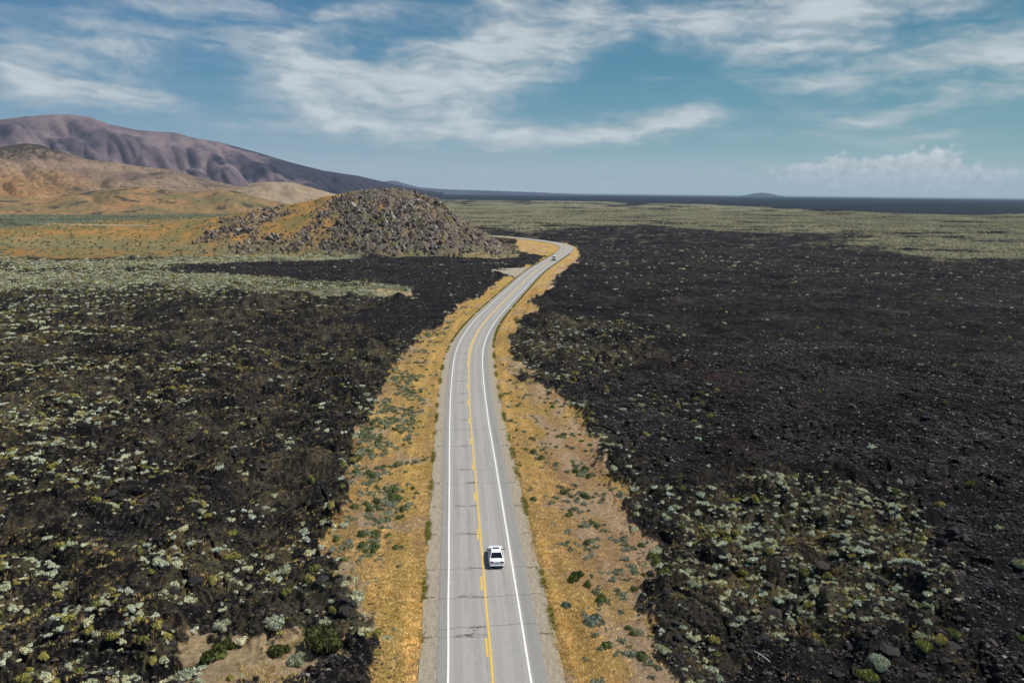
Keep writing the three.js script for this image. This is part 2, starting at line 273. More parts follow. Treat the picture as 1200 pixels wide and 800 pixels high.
{
  const COLS = 1150, HALF = THREE.MathUtils.degToRad(37.5), angles = [];
  for (let i = 0; i <= COLS; i++) angles.push(-HALF + (2 * HALF * i) / COLS);
  const side = 26; for (let i = 1; i <= side; i++) { const a = HALF + ((Math.PI - HALF) * i) / side; angles.push(a); angles.unshift(-a); }
  const radii = [1, 8, 16, 24, 30];
  for (let v = 455; ; v -= 0.75) { const a = PITCH + Math.atan(v / 776); if (a <= 0.0006) break; const r = EYE / Math.tan(a); if (r > 31) radii.push(r); }
  while (radii[radii.length - 1] > 30000) radii.pop(); radii.push(32000);
  const n = angles.length, m = radii.length, pos = new Float32Array(n * m * 3), col = new Float32Array(n * m * 3), uv = new Float32Array(n * m * 2);
  for (let j = 0; j < m; j++) for (let i = 0; i < n; i++) {
    const k = j * n + i, r = radii[j], x = Math.sin(angles[i]) * r, z = -Math.cos(angles[i]) * r, c = coverAt(x, z), sp = spacing(r);
    pos[k * 3] = x; pos[k * 3 + 1] = groundHeight(x, z, c); pos[k * 3 + 2] = z;
    uv[k * 2] = x / 5; uv[k * 2 + 1] = z / 5;
    const fine = r < 400 ? noise(x * 1.9, z * 1.9) : noise(x / (sp * 1.3), z / (sp * 2.2)), mid = noise(x / 3.1 + 7, z / 3.1), big = fbm(x / 21, z / 21, 3), speck = noise(x / Math.max(0.35, sp * 1.1) + 77, z / Math.max(0.35, sp * 1.6));
    // black lava: charcoal, brown weathered plates, pale lichen specks, red cinder
    let R = 0.0165, G = 0.0148, B = 0.0155;
    const brown = smooth(-0.1, 0.6, big + 0.35 * mid + 0.4 * c.cinder * fbm(x / 55 + 8, z / 40, 2)) * (1 - Math.max(0.4 * c.cinder, 0.75 * c.smoothLava));
    R = mix(R, 0.050, brown); G = mix(G, 0.041, brown); B = mix(B, 0.033, brown);
    const v = (1 + 0.55 * fine + 0.3 * mid) * (1 + 1.1 * c.cinder * fbm(x / 30, z / 18, 3)); R *= v; G *= v; B *= v;
    R = mix(R, 0.085, 0.55 * c.red * smooth(-0.3, 0.5, mid)); G = mix(G, 0.042, 0.55 * c.red * smooth(-0.3, 0.5, mid)); B = mix(B, 0.034, 0.55 * c.red * smooth(-0.3, 0.5, mid));
    const lichen = smooth(0.30, 0.75, speck + 0.35 * big) * (0.75 - 0.45 * c.cinder) * (1 - c.smoothLava * 0.55);
    R = mix(R, 0.12, lichen); G = mix(G, 0.108, lichen); B = mix(B, 0.072, lichen);
    // straw and silt among sagebrush
    const straw = clamp(c.pale * 0.95 + (x < -10 && z > -480 ? 0.5 : 0) - c.cinder * 0.25) * smooth(0.0, 0.75, 0.55 * fine + 0.55 * mid + 0.45 * big + 0.15) * (1 - c.smoothLava);
    { const k = smooth(-0.3, 0.5, noise(x / 2.3 + 60, z / 2.3)); R = mix(R, mix(0.13, 0.27, k), straw * 0.62); G = mix(G, mix(0.125, 0.20, k), straw * 0.62); B = mix(B, mix(0.06, 0.10, k), straw * 0.62); }
    if (c.closed > 0) {                                     // low sagebrush and straw close over the ground of the flats
      const k = c.closed * smooth(-0.3, 0.35, fine * 0.4 + mid * 0.15 + fbm(x / 170, z / 60, 4) * 1.7 + 0.12) * 0.8;
      R = mix(R, 0.215, k); G = mix(G, 0.205, k); B = mix(B, 0.13, k);
    }
    if (c.dark > 0) { const q = c.dark * smooth(-0.6, 0.5, fine * 0.5 + fbm(x / 70, z / 120, 3) * 1.5 + 0.2); R = mix(R, 0.16, q); G = mix(G, 0.17, q); B = mix(B, 0.115, q); }
    if (c.orange > 0) { const q = c.orange, w = smooth(-0.4, 0.6, fbm(x / 34, z / 34, 3) * 1.3 + fine * 0.4); R = mix(R, mix(0.22, 0.33, w), q); G = mix(G, mix(0.17, 0.175, w), q); B = mix(B, mix(0.07, 0.06, w), q); }
    // bare silt
    if (c.dirt > 0) { const q = c.dirt * (0.75 + 0.25 * smooth(-0.5, 0.2, mid)), w = 1 + 0.22 * fine; R = mix(R, 0.50 * w, q); G = mix(G, 0.365 * w, q); B = mix(B, 0.215 * w, q); }
    // the verge: dry golden grass, pinkish silt towards the lava on the right side
    if (c.verge > 0) {
      const e = c.d > 0 ? smooth(8, 15, c.d + 4 * big) : 0.25 * smooth(9, 14, -c.d), gold = smooth(-0.5, 0.5, big * 1.5 + 0.35 * mid + 0.2 - 0.5 * e), w = (1 + 0.17 * fine + 0.1 * speck) * (1 + 0.2 * noise(c.d / 1.4, c.s / 26));
      const bright = c.d < 0 ? smooth(2.2, 0.6, Math.abs(-c.d - 9.2 - 1.2 * noise(c.s / 30, 5))) : smooth(0.1, 0.5, fbm(x / 6, z / 17, 3)), bare = smooth(0.12, 0.4, fbm(x / 5 + 50, z / 8, 3) + 0.25 * e), r1 = mix(mix(mix(0.43, 0.47, gold), 0.53, 0.7 * bright), 0.46, bare) * w, g1 = mix(mix(mix(0.27, 0.305, gold), 0.37, 0.7 * bright), 0.325, bare) * w, b1 = mix(mix(mix(0.145, 0.095, gold), 0.095, bright), 0.205, bare) * w;
      R = mix(R, r1, c.verge); G = mix(G, g1, c.verge); B = mix(B, b1, c.verge);
    }
    if (c.timber > 0) {                                     // far lava and timber, with thin paler flats
      const q = c.timber * (1 - 0.5 * smooth(0.25, 0.6, fbm(x / 2600, z / 500 + 3, 3)));
      R = mix(R, 0.02, q); G = mix(G, 0.026, q); B = mix(B, 0.033, q);
    }
    col[k * 3] = R * 1.45; col[k * 3 + 1] = G * 1.45; col[k * 3 + 2] = B * 1.45;
  }
  const index = new Uint32Array((n - 1) * (m - 1) * 6);
  let o = 0;
  for (let j = 0; j < m - 1; j++) for (let i = 0; i < n - 1; i++) { const a = j * n + i, b = a + 1, c = a + n, d = c + 1; index[o++] = a; index[o++] = b; index[o++] = d; index[o++] = a; index[o++] = d; index[o++] = c; }
  const g = new THREE.BufferGeometry();
  g.setAttribute('position', new THREE.BufferAttribute(pos, 3)); g.setAttribute('color', new THREE.BufferAttribute(col, 3)); g.setAttribute('uv', new THREE.BufferAttribute(uv, 2));
  g.setIndex(new THREE.BufferAttribute(index, 1));
  g.computeVertexNormals();
  structure(new THREE.Mesh(g, new THREE.MeshPhysicalMaterial({ name: 'ground', specularIntensity: 0.12, vertexColors: true, map: grain, bumpMap: relief, bumpScale: 0.22, roughness: 0.95 })), 'ground', 'black lava field with sagebrush flats and golden grass verges');
}

/* ------------------------------------------------------------------ the road */
function ribbon(d0, d1, y0, y1, from, to, uvScale, wobble) {   // a strip along the road between two distances from its middle
  const pos = [], uv = [], idx = [], a = Math.max(0, Math.round(from / STEP)), b = Math.min(ROAD.length - 1, Math.round(to / STEP));
  for (let i = a; i <= b; i++) {
    const [x, z, tx, tz] = ROAD[i], s = i * STEP, w = wobble ? wobble(s) : [0, 0], e0 = d0 + w[0], e1 = d1 + w[1];
    pos.push(x - tz * e0, y0, z + tx * e0, x - tz * e1, y1, z + tx * e1);
    uv.push(e0 * uvScale[0] + uvScale[2], (s - S0) * uvScale[1], e1 * uvScale[0] + uvScale[2], (s - S0) * uvScale[1]);
    if (i > a) { const k = (i - a) * 2; idx.push(k - 2, k - 1, k + 1, k - 2, k + 1, k); }
  }
  const g = new THREE.BufferGeometry();
  g.setAttribute('position', new THREE.Float32BufferAttribute(pos, 3)); g.setAttribute('uv', new THREE.Float32BufferAttribute(uv, 2)); g.setIndex(idx); g.computeVertexNormals();
  return g;
}
const END = (ROAD.length - 1) * STEP;
{
  const road = new THREE.Group();
  // worn asphalt: 10.24 m across, 122.88 m along
  const W = 512, H = 2048, r = generator(21), cv = document.createElement('canvas'); cv.width = W; cv.height = H;
  const ctx = cv.getContext('2d'), X = (d) => (d + 5.12) * 50, Y = (s) => s * (H / 122.88);
  ctx.fillStyle = 'rgb(146,142,136)'; ctx.fillRect(0, 0, W, H);
  for (let i = 0; i < 260; i++) { ctx.fillStyle = `rgba(${r() < 0.5 ? '95,92,90' : '175,172,166'},${0.04 + r() * 0.08})`; ctx.fillRect(X(-5 + r() * 10), r() * H, 3 + r() * 22, 20 + r() * 300); }
  for (const [d, w, a] of [[-2.7, 0.8, 0.10], [-0.95, 0.7, 0.09], [0.95, 0.7, 0.07], [2.6, 0.8, 0.09]]) { ctx.fillStyle = `rgba(70,66,64,${a})`; ctx.fillRect(X(d - w / 2), 0, w * 50, H); }
  ctx.fillStyle = 'rgba(70,68,68,0.22)'; ctx.fillRect(X(-5), 0, 1.36 * 50, H); ctx.fillRect(X(3.8), 0, 1.4 * 50, H);
  const crack = (d0, s0, d1, s1, w, a) => { ctx.strokeStyle = `rgba(46,44,43,${a * 0.75})`; ctx.lineWidth = w; ctx.beginPath(); const n = 18; for (let i = 0; i <= n; i++) { const t = i / n, x = X(mix(d0, d1, t)) + (r() - 0.5) * 5, y = Y(mix(s0, s1, t)) + (r() - 0.5) * 4; i ? ctx.lineTo(x, y) : ctx.moveTo(x, y); } ctx.stroke(); };
  for (const s of [7.2, 8.6, 14.5, 20.5, 29.5, 38, 46.5, 52, 63, 72, 78, 90, 97, 108, 115]) {
    const left = -5, right = r() < 0.55 ? 5 : -0.4 + r(); crack(left, s + (r() - 0.5), right, s + (r() - 0.5), 1.1 + 0.7 * r(), 0.55);
    for (let k = 0; k < 4; k++) { const d = -3 + r() * 2.6; crack(d, s + (r() - 0.5) * 0.8, d + 0.5 + r() * 1.3, s + (r() - 0.5) * 0.8, 1 + r() * 2.4, 0.4 + 0.4 * r()); }
    if (r() < 0.5) { const d = -2.4 + r() * 1.2; crack(d, s, d + (r() - 0.5) * 0.7, s + 2 + r() * 4, 1.3, 0.4); }
  }
  for (let k = 0; k < 24; k++) { const d = -3.3 + r() * 6.4, s = r() * 122; crack(d, s, d + (r() - 0.5) * 0.6, s + 1 + r() * 5, 1, 0.22); }
  crack(-0.15, 0, -0.1, 60, 2, 0.35); crack(-0.1, 60, -0.15, 122.8, 2, 0.35);
  for (const d of [-4.45, 4.3]) for (let s = 0; s < 122; s += 6) crack(d, s, d + (r() - 0.5) * 0.1, s + 6, 1.4, 0.3);
  ctx.fillStyle = 'rgba(20,18,18,0.8)'; ctx.fillRect(X(-1.2), Y(7.9), 5, 5);
  const im = ctx.getImageData(0, 0, W, H), rr = generator(4);
  for (let i = 0; i < W * H; i++) { const n = (rr() - 0.5) * 34 + (rr() - 0.5) * 12; for (let c = 0; c < 3; c++) im.data[i * 4 + c] = clamp(im.data[i * 4 + c] + n, 0, 255); }
  ctx.putImageData(im, 0, 0);
  const tar = new THREE.CanvasTexture(cv); tar.colorSpace = THREE.SRGBColorSpace; tar.wrapS = THREE.ClampToEdgeWrapping; tar.wrapT = THREE.MirroredRepeatWrapping; tar.flipY = false;
  const asphalt = new THREE.MeshStandardMaterial({ name: 'asphalt', map: tar, bumpMap: tar, bumpScale: 0.006, roughness: 0.92 });
  const gravelGrain = grain.clone(); gravelGrain.needsUpdate = true;
  const gravel = new THREE.MeshStandardMaterial({ name: 'gravel', map: grain, color: lin(0.46, 0.39, 0.29), bumpMap: relief, bumpScale: 0.03, roughness: 1 });
  const bank = new THREE.MeshStandardMaterial({ name: 'bank', map: grain, color: lin(0.5, 0.32, 0.1), roughness: 1 });
  const edge = (s) => 0.14 * noise(s / 5, 3) + 0.09 * noise(s / 1.7, 9);
  part(road, 'asphalt', ribbon(-4.55, 4.95, 0.05, 0.05, 0, END, [1 / 10.24, 1 / 122.88, 0.5], (s) => [0.5 * edge(s + 99), edge(s)]), asphalt);
  const bend = (s) => smooth(S0 + 120, S0 + 190, s);
  part(road, 'gravel_shoulder', ribbon(-6.1, -4.3, 0.0, 0.022, 0, END, [0.4, 0.2, 0], (s) => [0.3 * noise(s / 3.1, 40) + 0.5 * bend(s) - 0.1 * noise(s, 2), 0]), gravel);
  part(road, 'gravel_shoulder', ribbon(4.6, 6.5, 0.022, 0.0, 0, END, [0.4, 0.2, 0], (s) => [0, 0.3 * noise(s / 2.7, 70) - 1.1 * bend(s) + 0.1 * noise(s, 5)]), gravel);
  part(road, 'embankment', ribbon(-9.5, -5.4, -0.95, 0.0, 0, END, [0.4, 0.2, 0]), bank);
  part(road, 'embankment', ribbon(5.2, 9.5, 0.0, -0.95, 0, END, [0.4, 0.2, 0]), bank);
  // paint, worn
  const worn = (seed, c, holes) => {
    const w = 16, h = 1024, d = new Uint8Array(w * h * 4), q = generator(seed);
    for (let y = 0; y < h; y++) for (let x = 0; x < w; x++) { const k = y * w + x, t = clamp(0.16 * q() + holes * smooth(0.15, 0.6, noise(x / 4, y / 5 + seed) + 0.5 * noise(y / 40, seed))); for (let i = 0; i < 3; i++) d[k * 4 + i] = mix(c[i], [128, 122, 112][i], t); d[k * 4 + 3] = 255; }
    const t = new THREE.DataTexture(d, w, h); t.colorSpace = THREE.SRGBColorSpace; t.wrapS = t.wrapT = THREE.RepeatWrapping; t.magFilter = THREE.LinearFilter; t.needsUpdate = true;
    return new THREE.MeshStandardMaterial({ name: 'paint', map: t, roughness: 0.7 });
  };
  const white = worn(3, [226, 226, 224], 0.25), yellow = worn(8, [226, 178, 26], 0.4), quiver = (k) => (s) => { const q = 0.03 * noise(s / 9, k); return [q, q]; };
  part(road, 'edge_line', ribbon(-3.68, -3.50, 0.056, 0.056, 0, END, [5, 0.05, 0], quiver(1)), white);
  part(road, 'edge_line', ribbon(3.42, 3.60, 0.056, 0.056, 0, END, [5, 0.05, 0], quiver(2)), white);
  part(road, 'centre_line', ribbon(0.15, 0.32, 0.056, 0.056, 0, END, [5, 0.05, 0], quiver(3)), yellow);
  for (let s = S0 + 3 - 5 * 12.2; s < S0 + 110; s += 12.2) part(road, 'centre_dash', ribbon(-0.16, 0.01, 0.056, 0.056, s, s + 3.2, [5, 0.05, 0], quiver(3)), yellow);
  part(road, 'centre_line', ribbon(-0.16, 0.01, 0.056, 0.056, S0 + 122, END, [5, 0.05, 0], quiver(3)), yellow);
  structure(road, 'road', 'two-lane highway of worn grey asphalt curving across the lava');
  // the gravel lay-by
  const shape = new THREE.Shape(PULLOUT.p.map(([x, z]) => new THREE.Vector2(x, -z))), lay = new THREE.ShapeGeometry(shape); lay.rotateX(-Math.PI / 2); lay.translate(0, -0.01, 0);
  const u = lay.attributes.uv; for (let i = 0; i < u.count; i++) u.setXY(i, lay.attributes.position.getX(i) / 4, lay.attributes.position.getZ(i) / 4);
  const apron = new THREE.Mesh(new THREE.ExtrudeGeometry(shape, { depth: 0.6, bevelEnabled: false }).rotateX(-Math.PI / 2).translate(0, -0.58, 0), gravel);
  structure(apron, 'pavement', 'pale gravel lay-by beside the highway');
}

/* ------------------------------------------------------------------ far mountains and nearer hills */
function range(name, label, skyline, near, far, detail, paint) {
  // skyline: photograph pixels of the crest; near, far: metres to the foot and to the crest
  const sky = skyline.map(([x, y]) => bearing(x, y)), a0 = sky[0][0], a1 = sky[sky.length - 1][0], n = detail.columns, m = detail.rows, pos = [], col = [], idx = [], seed = detail.seed;
  for (let j = 0; j <= m; j++) for (let i = 0; i <= n; i++) {
    const az = mix(a0, a1, i / n), t = (j / m) * 1.35, r = near + (far - near) * t;
    const lean = (detail.lean ?? 0) * (1 - t), crest = Math.max(0, EYE + far * table(sky, clamp(az + lean, a0, a1))) * (t > 1 ? 1 - (t - 1) * 1.6 : 1);
    const u = (az * far) / detail.spur + seed, spur = Math.abs(noise(u + 0.5 * noise(u * 0.6, t * 1.3 + seed) + 0.8 * t, t * 1.0 + seed)) * 1.7, spur2 = Math.abs(noise(u * 2.1 + 3.1 + 1.0 * t, t * 1.4 + seed * 2)) * 1.5;
    const k = t < 1 ? Math.pow(t, detail.power) : 1, cut = clamp(t * (1 - t) * 4) * (t < 1 ? 1 : 0);
    let y = crest * (k + cut * detail.cut * (0.7 * spur + 0.2 * spur2 - 0.4)) + crest * 0.02 * fbm(u * 6, t * 14, 3) * (t < 1 ? 1 : 0.3) - (t < 0.02 ? 6 : 0);
    y += crest * cut * (detail.fine ?? 0.05) * (Math.abs(noise(u * 3.1 + 1.6 * t + 0.5 * noise(u * 1.7, t * 3), t * 1.7 + seed)) * 1.4 + 0.6 * Math.abs(noise(u * 8 + 3 * t, t * 3.3)) - 0.5);
    if (t < 1) y = Math.min(y, EYE + (far * table(sky, az)) * (r / far) * (0.93 + 0.065 * t) + 0.0);
    if (j === 0) y = -8;
    pos.push(Math.sin(az) * r, y, -Math.cos(az) * r);
    col.push(...paint(az, t, spur, u, crest));
    if (i < n && j < m) { const a = j * (n + 1) + i; idx.push(a, a + 1, a + n + 2, a, a + n + 2, a + n + 1); }
  }
  const g = new THREE.BufferGeometry();
  g.setAttribute('position', new THREE.Float32BufferAttribute(pos, 3)); g.setAttribute('color', new THREE.Float32BufferAttribute(col, 3)); g.setIndex(idx); g.computeVertexNormals();
  return structure(new THREE.Mesh(g, new THREE.MeshPhysicalMaterial({ name: 'slope', specularIntensity: 0.1, vertexColors: true, roughness: 1 })), name, label);
}
const blend = (a, b, t) => [mix(a[0], b[0], t), mix(a[1], b[1], t), mix(a[2], b[2], t)];
const azAt = (px) => bearing(px, 226)[0];
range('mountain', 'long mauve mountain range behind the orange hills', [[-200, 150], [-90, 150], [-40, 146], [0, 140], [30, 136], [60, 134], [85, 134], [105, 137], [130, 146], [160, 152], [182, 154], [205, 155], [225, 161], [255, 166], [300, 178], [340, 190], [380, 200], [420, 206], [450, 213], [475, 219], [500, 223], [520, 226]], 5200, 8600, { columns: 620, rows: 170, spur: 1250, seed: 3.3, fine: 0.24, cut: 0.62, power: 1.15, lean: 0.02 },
  (az, t, spur, u) => {
    const w = smooth(-0.4, 0.5, fbm(u * 2.1, t * 5, 4) * 1.4), base = blend([0.10, 0.076, 0.084], [0.175, 0.132, 0.132], w);
    const darkFlank = smooth(-0.2, 0.2, (az - azAt(290)) * 4.5 + fbm(u * 1.3 + 9, t * 3, 4) * 1.3), darkPatch = smooth(0.1, 0.5, fbm(u * 1.7 - 5, t * 3.4 + 2, 4));  // tone darkens towards the right end, plus noise-edged dark patches
    return blend(base, [0.03, 0.029, 0.04], clamp(darkFlank * 0.9 + darkPatch * 0.6 + 0.35 * smooth(0.0, 0.3, fbm(u * 14, t * 30, 3))));
  });
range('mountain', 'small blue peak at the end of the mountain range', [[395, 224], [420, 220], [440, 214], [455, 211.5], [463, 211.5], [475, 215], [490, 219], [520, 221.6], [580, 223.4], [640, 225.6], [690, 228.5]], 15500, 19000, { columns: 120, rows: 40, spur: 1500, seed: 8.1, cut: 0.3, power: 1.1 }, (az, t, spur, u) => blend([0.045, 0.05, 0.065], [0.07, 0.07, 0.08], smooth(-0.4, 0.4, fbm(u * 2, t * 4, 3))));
range('mountain', 'low cone standing alone on the far flat horizon', [[868, 229.6], [876, 228.2], [883, 226.4], [889, 225.9], [893, 225.6], [898, 226], [904, 226.8], [911, 228.6], [919, 230]], 24000, 26000, { columns: 50, rows: 20, spur: 2500, seed: 2.2, cut: 0.1, power: 1 }, () => [0.05, 0.055, 0.06]);
range('hill', 'tan hill with a dark rocky crest below the mountains', [[-200, 185], [-60, 178], [0, 172], [28, 167.5], [46, 169], [60, 174], [75, 178], [100, 186], [140, 191], [165, 195], [185, 197], [203, 198.5], [230, 207], [260, 214], [290, 221], [320, 226], [350, 231]], 1900, 2900, { columns: 620, rows: 150, spur: 420, seed: 5.7, fine: 0.12, cut: 0.3, power: 1.05, lean: -0.03 },
  (az, t, spur, u) => {
    const w = smooth(-0.5, 0.5, fbm(u * 1.6, t * 4, 4) * 1.5), low = smooth(0.75, 0.25, t + 0.4 * fbm(u, t * 3, 3)) * smooth(azAt(160), azAt(0), az);
    let c = blend([0.14, 0.10, 0.08], [0.235, 0.165, 0.12], w); c = blend(c, [0.34, 0.18, 0.06], low * 0.7);
    const scrub = smooth(0.05, 0.22, fbm(u * 30, t * 60, 3) + 0.25 * fbm(u * 3, t * 6, 2)), rock = smooth(0.87, 0.92, t + 0.1 * fbm(u * 5, t * 8, 3) + 0.22 * fbm(u * 26, t * 30, 3)) * smooth(azAt(90), azAt(65), az) * smooth(azAt(-10), azAt(10), az) + 0.8 * smooth(0.22, 0.4, fbm(u * 4 + 40, t * 9, 4));
    c = blend(c, [0.07, 0.066, 0.04], scrub * 0.75); return blend(c, [0.035, 0.033, 0.03], clamp(rock) * 0.85);
  });
range('hill', 'pale tan hill with dark rocks on its top', [[255, 224], [280, 219.5], [298, 214], [318, 212.3], [345, 214], [362, 218.5], [380, 224], [400, 229], [430, 233]], 1700, 2400, { columns: 150, rows: 60, spur: 150, seed: 9.4, cut: 0.25, power: 0.95 },
  (az, t, spur, u) => { const c = blend([0.22, 0.165, 0.11], [0.28, 0.215, 0.15], smooth(-0.4, 0.4, fbm(u * 2, t * 5, 3))), rock = smooth(0.05, 0.4, fbm(u * 7, t * 15, 3)) * smooth(0.8, 0.95, t) * smooth(azAt(350), azAt(330), az); return blend(c, [0.06, 0.055, 0.05], clamp(rock + 0.35 * smooth(0.2, 0.5, fbm(u * 11, t * 25, 3)))); });
range('hill', 'low orange hillocks with dark outcrops along the plain', [[-160, 229], [-60, 226], [0, 229], [50, 233], [62, 231], [90, 226], [130, 221], [150, 219.5], [180, 219.5], [197, 223], [215, 224.5], [240, 224], [258, 221.5], [272, 222.5], [290, 228], [315, 234], [345, 240], [370, 243]], 1420, 1850, { columns: 330, rows: 70, spur: 150, seed: 1.9, cut: 0.5, power: 0.9 },
  (az, t, spur, u) => {
    let c = blend([0.16, 0.125, 0.065], [0.28, 0.16, 0.08], smooth(-0.4, 0.5, fbm(u * 1.2, t * 4, 4) * 1.4));
    const scrub = smooth(0.0, 0.3, fbm(u * 16, t * 26, 4)), rock = smooth(0.2, 0.32, fbm(u * 3.5 + 13, t * 7, 3) + 0.12 * smooth(0.5, 1, t) + 0.3 * fbm(u * 17, t * 30, 2));
    c = blend(c, [0.075, 0.08, 0.045], scrub * 0.65); return blend(c, [0.045, 0.042, 0.036], rock * 0.85);
  });

/* ------------------------------------------------------------------ rocks and plants: shapes */
function rockShape(seed, detail, flat, jag) {
  const r = generator(seed), g = new THREE.IcosahedronGeometry(1, detail), p = g.attributes.position, seen = new Map();
  const cuts = []; for (let i = 0; i < 7; i++) { const v = new THREE.Vector3(r() - 0.5, r() - 0.5, r() - 0.5).normalize(); cuts.push([v, 0.55 + 0.3 * r()]); }
  for (let i = 0; i < p.count; i++) {
    tmp.fromBufferAttribute(p, i);
    const key = tmp.toArray().map((v) => v.toFixed(3)).join();
    if (!seen.has(key)) {
      const v = tmp.clone().multiplyScalar(1 + (r() - 0.5) * jag);
      for (const [n, d] of cuts) { const e = v.dot(n) - d; if (e > 0) v.addScaledVector(n, -e); }
      v.y *= flat; seen.set(key, v);
    }
    const v = seen.get(key); p.setXYZ(i, v.x, v.y, v.z);
  }
  const out = g.index ? g.toNonIndexed() : g; out.computeVertexNormals();
  return out;
}
function leaves(list, random) {                            // triangles -> geometry; every leaf has its own tone
  const g = new THREE.BufferGeometry(), n = list.length / 9, c = new Float32Array(n * 9);
  for (let i = 0; i < n; i++) { const v = 0.55 + 0.8 * random(), w = 0.92 + 0.16 * random(); for (let k = 0; k < 3; k++) { c[i * 9 + k * 3] = v * w; c[i * 9 + k * 3 + 1] = v; c[i * 9 + k * 3 + 2] = v * (2 - w) * 0.97; } }
  g.setAttribute('position', new THREE.Float32BufferAttribute(list, 3)); g.setAttribute('color', new THREE.BufferAttribute(c, 3)); g.computeVertexNormals(); return g;
}
function bushShape(seed, o) {                              // bumpy domes of small leaves round a few short stems
  const r = generator(seed), t = [], homes = [];
  for (let k = 0; k < o.domes; k++) {
    const R = o.radius * (0.6 + 0.6 * r()), Hh = R * o.tall * (0.8 + 0.4 * r()), a = r() * 6.283, prev = homes.length ? homes[Math.floor(r() * homes.length)] : null;
    let cx = prev ? prev[0] + Math.cos(a) * (R + prev[2]) * 0.62 : 0, cz = prev ? prev[1] + Math.sin(a) * (R + prev[2]) * 0.62 : 0;
    const out = Math.hypot(cx, cz); if (out > o.spread) { cx *= o.spread / out; cz *= o.spread / out; }
    homes.push([cx, cz, R]);
    for (let i = 0; i < o.leaves; i++) {
      const th = r() * 6.283, h = Math.pow(r(), 0.75), rim = Math.sqrt(1 - h * h * 0.96), f = 0.72 + 0.36 * r(), nx = Math.cos(th) * rim, nz = Math.sin(th) * rim, s = o.leaf * (0.7 + 0.7 * r());
      const px = cx + nx * R * f, pz = cz + nz * R * f, py = h * Hh * f + 0.05;
      // a leaf lies roughly along the dome, tipped outwards and upwards
      const ax = -nz + (r() - 0.5) * 1.1, ay = (r() - 0.5) * 1.1, az = nx + (r() - 0.5) * 1.1, l = Math.hypot(ax, ay, az) || 1, bx = nx * 0.35 - nx * h + (r() - 0.5) * 0.8, by = 0.55 + 0.5 * rim, bz = nz * 0.35 - nz * h + (r() - 0.5) * 0.8, m = Math.hypot(bx, by, bz);
      const ux = (ax / l) * s * 0.5, uy = (ay / l) * s * 0.5, uz = (az / l) * s * 0.5;
      t.push(px - ux, py - uy, pz - uz, px + ux, py + uy, pz + uz, px + (bx / m) * s, py + (by / m) * s, pz + (bz / m) * s);
    }
    const n = 7, ring = (e, w) => [...Array(n)].map((_, i) => [cx + Math.cos((i / n) * 6.283) * w * R * (0.85 + 0.3 * r()), Hh * e * (0.85 + 0.3 * r()), cz + Math.sin((i / n) * 6.283) * w * R * (0.85 + 0.3 * r())]);
    const A = ring(-0.25, 0.5), B = ring(0.3, 0.68), C = ring(0.55, 0.45), top = [cx, Hh * 0.7, cz];   // the dense heart of the dome
    for (let i = 0; i < n; i++) { const j = (i + 1) % n; t.push(...A[i], ...B[i], ...B[j], ...A[i], ...B[j], ...A[j], ...B[i], ...C[i], ...C[j], ...B[i], ...C[j], ...B[j], ...C[i], ...top, ...C[j]); }
  }
  return leaves(t, r);
}
function tuftShape(seed, blades, spread, height, width) {
  const r = generator(seed), t = [];
  for (let i = 0; i < blades; i++) {
    const a = r() * 6.283, q = spread * Math.sqrt(r()), x = Math.cos(a) * q, z = Math.sin(a) * q, h = height * (0.5 + 0.7 * r()), b = r() * 6.283, w = width * (0.6 + 0.8 * r()), ox = (Math.cos(a) * 0.5 + (r() - 0.5)) * h * 0.7, oz = (Math.sin(a) * 0.5 + (r() - 0.5)) * h * 0.7;
    t.push(x - Math.cos(b) * w, -0.05, z - Math.sin(b) * w, x + Math.cos(b) * w, -0.05, z + Math.sin(b) * w, x + ox, h, z + oz);
  }
  return leaves(t, r);
}
const matte = (name, r, g, b, rough = 1) => new THREE.MeshPhysicalMaterial({ name, specularIntensity: 0.25, vertexColors: /sage|shrub|foliage|grass|twigs/.test(name), color: lin(r, g, b), roughness: rough, side: THREE.DoubleSide });
const up = new THREE.Vector3(0, 1, 0), one = new THREE.Vector3(), turn = new THREE.Quaternion(), matrix = new THREE.Matrix4(), at = new THREE.Vector3();
function mass(name, label, category, geometry, material, list, parent) {   // list of [x, y, z, turn, sx, sy, colour, tilt quaternion]
  const m = new THREE.InstancedMesh(geometry, material, list.length);
  list.forEach((q, i) => {
    turn.setFromAxisAngle(up, q[3]); if (q[7]) turn.premultiply(q[7]);
    matrix.compose(at.set(q[0], q[1], q[2]), turn, one.set(q[4], q[5], q[4])); m.setMatrixAt(i, matrix);
    if (q[6]) m.setColorAt(i, q[6]);
  });
  if (parent) { m.name = name; m.userData.kind = 'stuff'; parent.add(shade(m)); return m; }
  return stuff(m, name, label, category);
}

function masses(name, label, category, child, shapes, material, list) {   // one mass of several shapes: the list is dealt out between them
  const g = new THREE.Group();
  shapes.forEach((shape, i) => mass(child, '', '', shape, material, list.filter((q, k) => k % shapes.length === i), g));
  return stuff(g, name, label, category);
}

